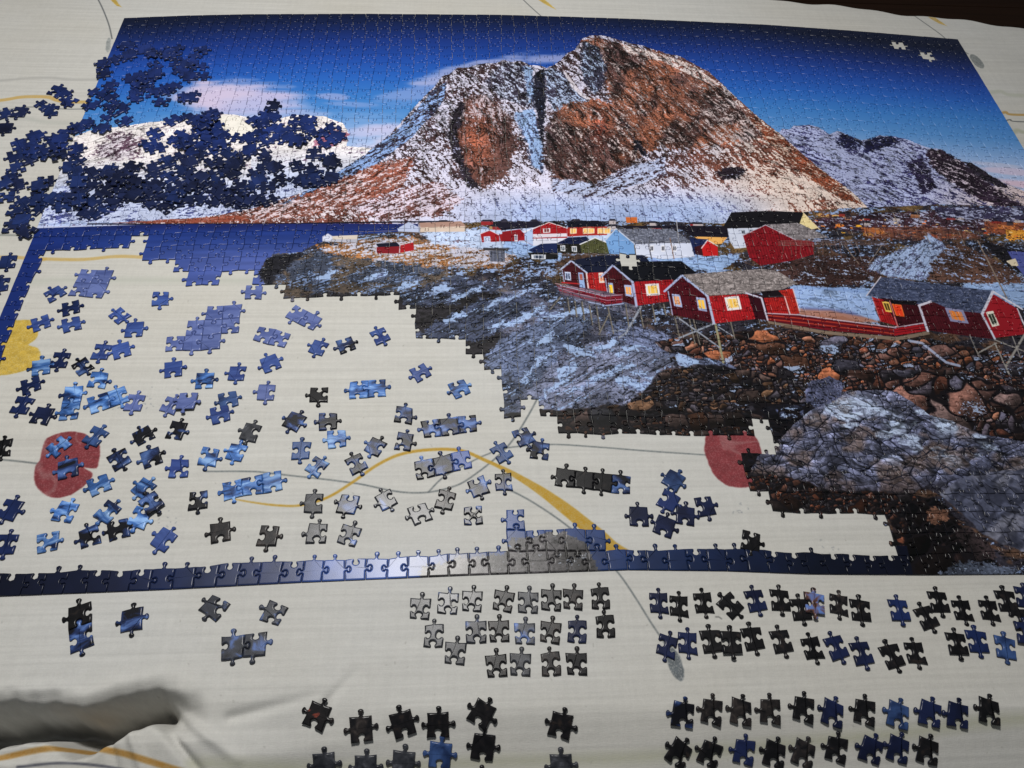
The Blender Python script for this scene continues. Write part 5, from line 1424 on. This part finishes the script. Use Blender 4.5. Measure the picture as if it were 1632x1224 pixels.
# --- the heaps: seeded scatter inside traced outlines
HEAPS = [
    ('navy puzzle piece on the cloth left of the puzzle', 'navy pieces heaped on the cloth at the left',
     [([(60, 195), (88, 192), (108, 220), (104, 238), (60, 250), (40, 240)], 13), ([(0, 222), (60, 230), (92, 240), (85, 268), (30, 270), (0, 262)], 16), ([(0, 262), (60, 268), (80, 290), (50, 345), (0, 345)], 19), ([(0, 330), (50, 330), (45, 375), (0, 378)], 6),
      ([(85, 140), (115, 140), (120, 165), (92, 170)], 4), ([(50, 310), (92, 308), (92, 330), (55, 335)], 5), ([(92, 215), (128, 215), (130, 320), (92, 335), (96, 280)], 18)], 'NNNM'),
    ('navy puzzle piece lying on the printed sky', 'navy pieces scattered over the assembled sky',
     [([(160, 92), (185, 85), (195, 105), (178, 118), (162, 118)], 7), ([(198, 75), (230, 70), (238, 85), (205, 90)], 6), ([(240, 82), (300, 68), (325, 78), (322, 125), (300, 130), (240, 120)], 34), ([(150, 130), (190, 118), (232, 112), (250, 130), (235, 165), (200, 175), (150, 165)], 26),
      ([(232, 130), (308, 130), (312, 170), (270, 175), (232, 148)], 17), ([(132, 168), (180, 160), (240, 175), (215, 205), (130, 205)], 11), ([(118, 195), (180, 198), (170, 225), (120, 215)], 6)], 'MMNM'),
    ('dark navy puzzle piece on the printed snowy mountains', 'dark navy pieces heaped over the assembled mountains',
     [([(225, 215), (258, 210), (262, 240), (228, 240)], 5), ([(262, 195), (330, 170), (350, 195), (360, 240), (280, 250)], 28), ([(330, 170), (352, 172), (350, 205), (322, 205)], 6), ([(350, 225), (410, 190), (450, 175), (500, 178), (548, 200), (540, 240), (530, 290), (450, 320), (360, 330), (330, 300)], 92),
      ([(215, 285), (260, 255), (340, 240), (370, 270), (320, 310), (240, 330), (215, 325)], 40), ([(130, 280), (175, 270), (225, 260), (215, 330), (150, 350), (110, 320)], 34), ([(330, 310), (420, 315), (440, 325), (400, 335), (340, 335)], 10), ([(250, 318), (320, 308), (318, 332), (255, 335)], 8)], 'MMMN')]
cand = []
for hi, (lab, grp, zones, inks) in enumerate(HEAPS):
    for P, n in zones:
        n = max(3, int(n * (.50, .42, .62)[hi]))
        xs_ = [q[0] for q in P]; ys_ = [q[1] for q in P]
        got = []; tries = 0
        while len(got) < n and tries < n * 60:
            tries += 1
            x = rl.uniform(min(xs_), max(xs_)); y = rl.uniform(min(ys_), max(ys_))
            if not inside(x, y, P):
                continue
            md = 14 * (1 - tries / (n * 60.0))
            if any(math.hypot(x - a, (y - b_) * 1.5) < md for a, b_ in got):
                continue
            cxm, cym = sum(xs_) / len(xs_), sum(ys_) / len(ys_)
            allx = [q[0] for Z_, _n in zones for q in Z_]; ally = [q[1] for Z_, _n in zones for q in Z_]
            fx = (cxm - min(allx)) / (max(allx) - min(allx)); fy = (cym - min(ally)) / (max(ally) - min(ally))
            side = ('left', 'middle', 'right')[min(2, int(fx * 3))]; lev = ('far', 'middle', 'near')[min(2, int(fy * 3))]
            where = 'heart of heap' if side == lev == 'middle' else '%s %s of heap' % (lev, side) if side != 'middle' else '%s side of heap' % lev
            got.append((x, y)); cand.append((x, y, hi, inks[int(rl.integers(0, 4))], lab + ', ' + where, grp))
cand.sort(key=lambda q: -q[1])                 # lowest in the photograph = nearest = largest
budget = 300 - NP
rows_ = []
order = list(range(len(cand)))
codes = ['TBTB', 'TTBT', 'TBTT', 'BTTB', 'TTBB', 'BBTT', 'TBBT', 'TTTT', 'BTBT', 'TBBB']
solo = set(order[:max(0, budget)])
rl.shuffle(order)
Vh, Fh, Mh = [], [], []
for i in order:
    x, y, hi, ink, lab, grp = cand[i]
    code = codes[int(rl.integers(0, len(codes)))]
    deg = rl.uniform(0, 360)
    if i in solo:
        put_piece(x, y, code, deg, ink, lab, grp, rad=.62, tilt=.05)
    else:
        wx, wy = [float(q) for q in un(x, y)]
        z = base_height(wx, wy, .62)
        t = np.clip(rl.normal(0, .05, 2), -.12, .12); a = world_angle(x, y, deg)
        me0 = loose_mesh(code, int(rl.integers(0, 3)))
        Mx = Matrix.Translation((wx, wy, z + .5 * PX * float(np.abs(t).sum()) * .7)) @ Matrix.Rotation(a, 4, 'Z') @ Matrix.Rotation(float(t[0]), 4, 'X') @ Matrix.Rotation(float(t[1]), 4, 'Y')
        bq = len(Vh)
        for v in me0.vertices:
            q = Mx @ v.co; Vh.append((q.x, q.y, q.z))
        for p_ in me0.polygons:
            Fh.append(tuple(bq + k for k in p_.vertices)); Mh.append(1 if p_.material_index else (2 if p_.use_smooth else 0))
        placed.append((wx, wy, z + TH))
me = make_mesh('heaped_puzzle_pieces', Vh, Fh, Mh, [NAVY_STUFF, card])
o = link('heaped_puzzle_pieces', me)
o['kind'] = 'stuff'
o['label'] = 'rest of the small navy puzzle pieces heaped over the upper left of the puzzle'
o['category'] = 'puzzle pieces'
print('loose', NP, 'stuff heap', len(cand) - len(solo), 'assembled', len(present))
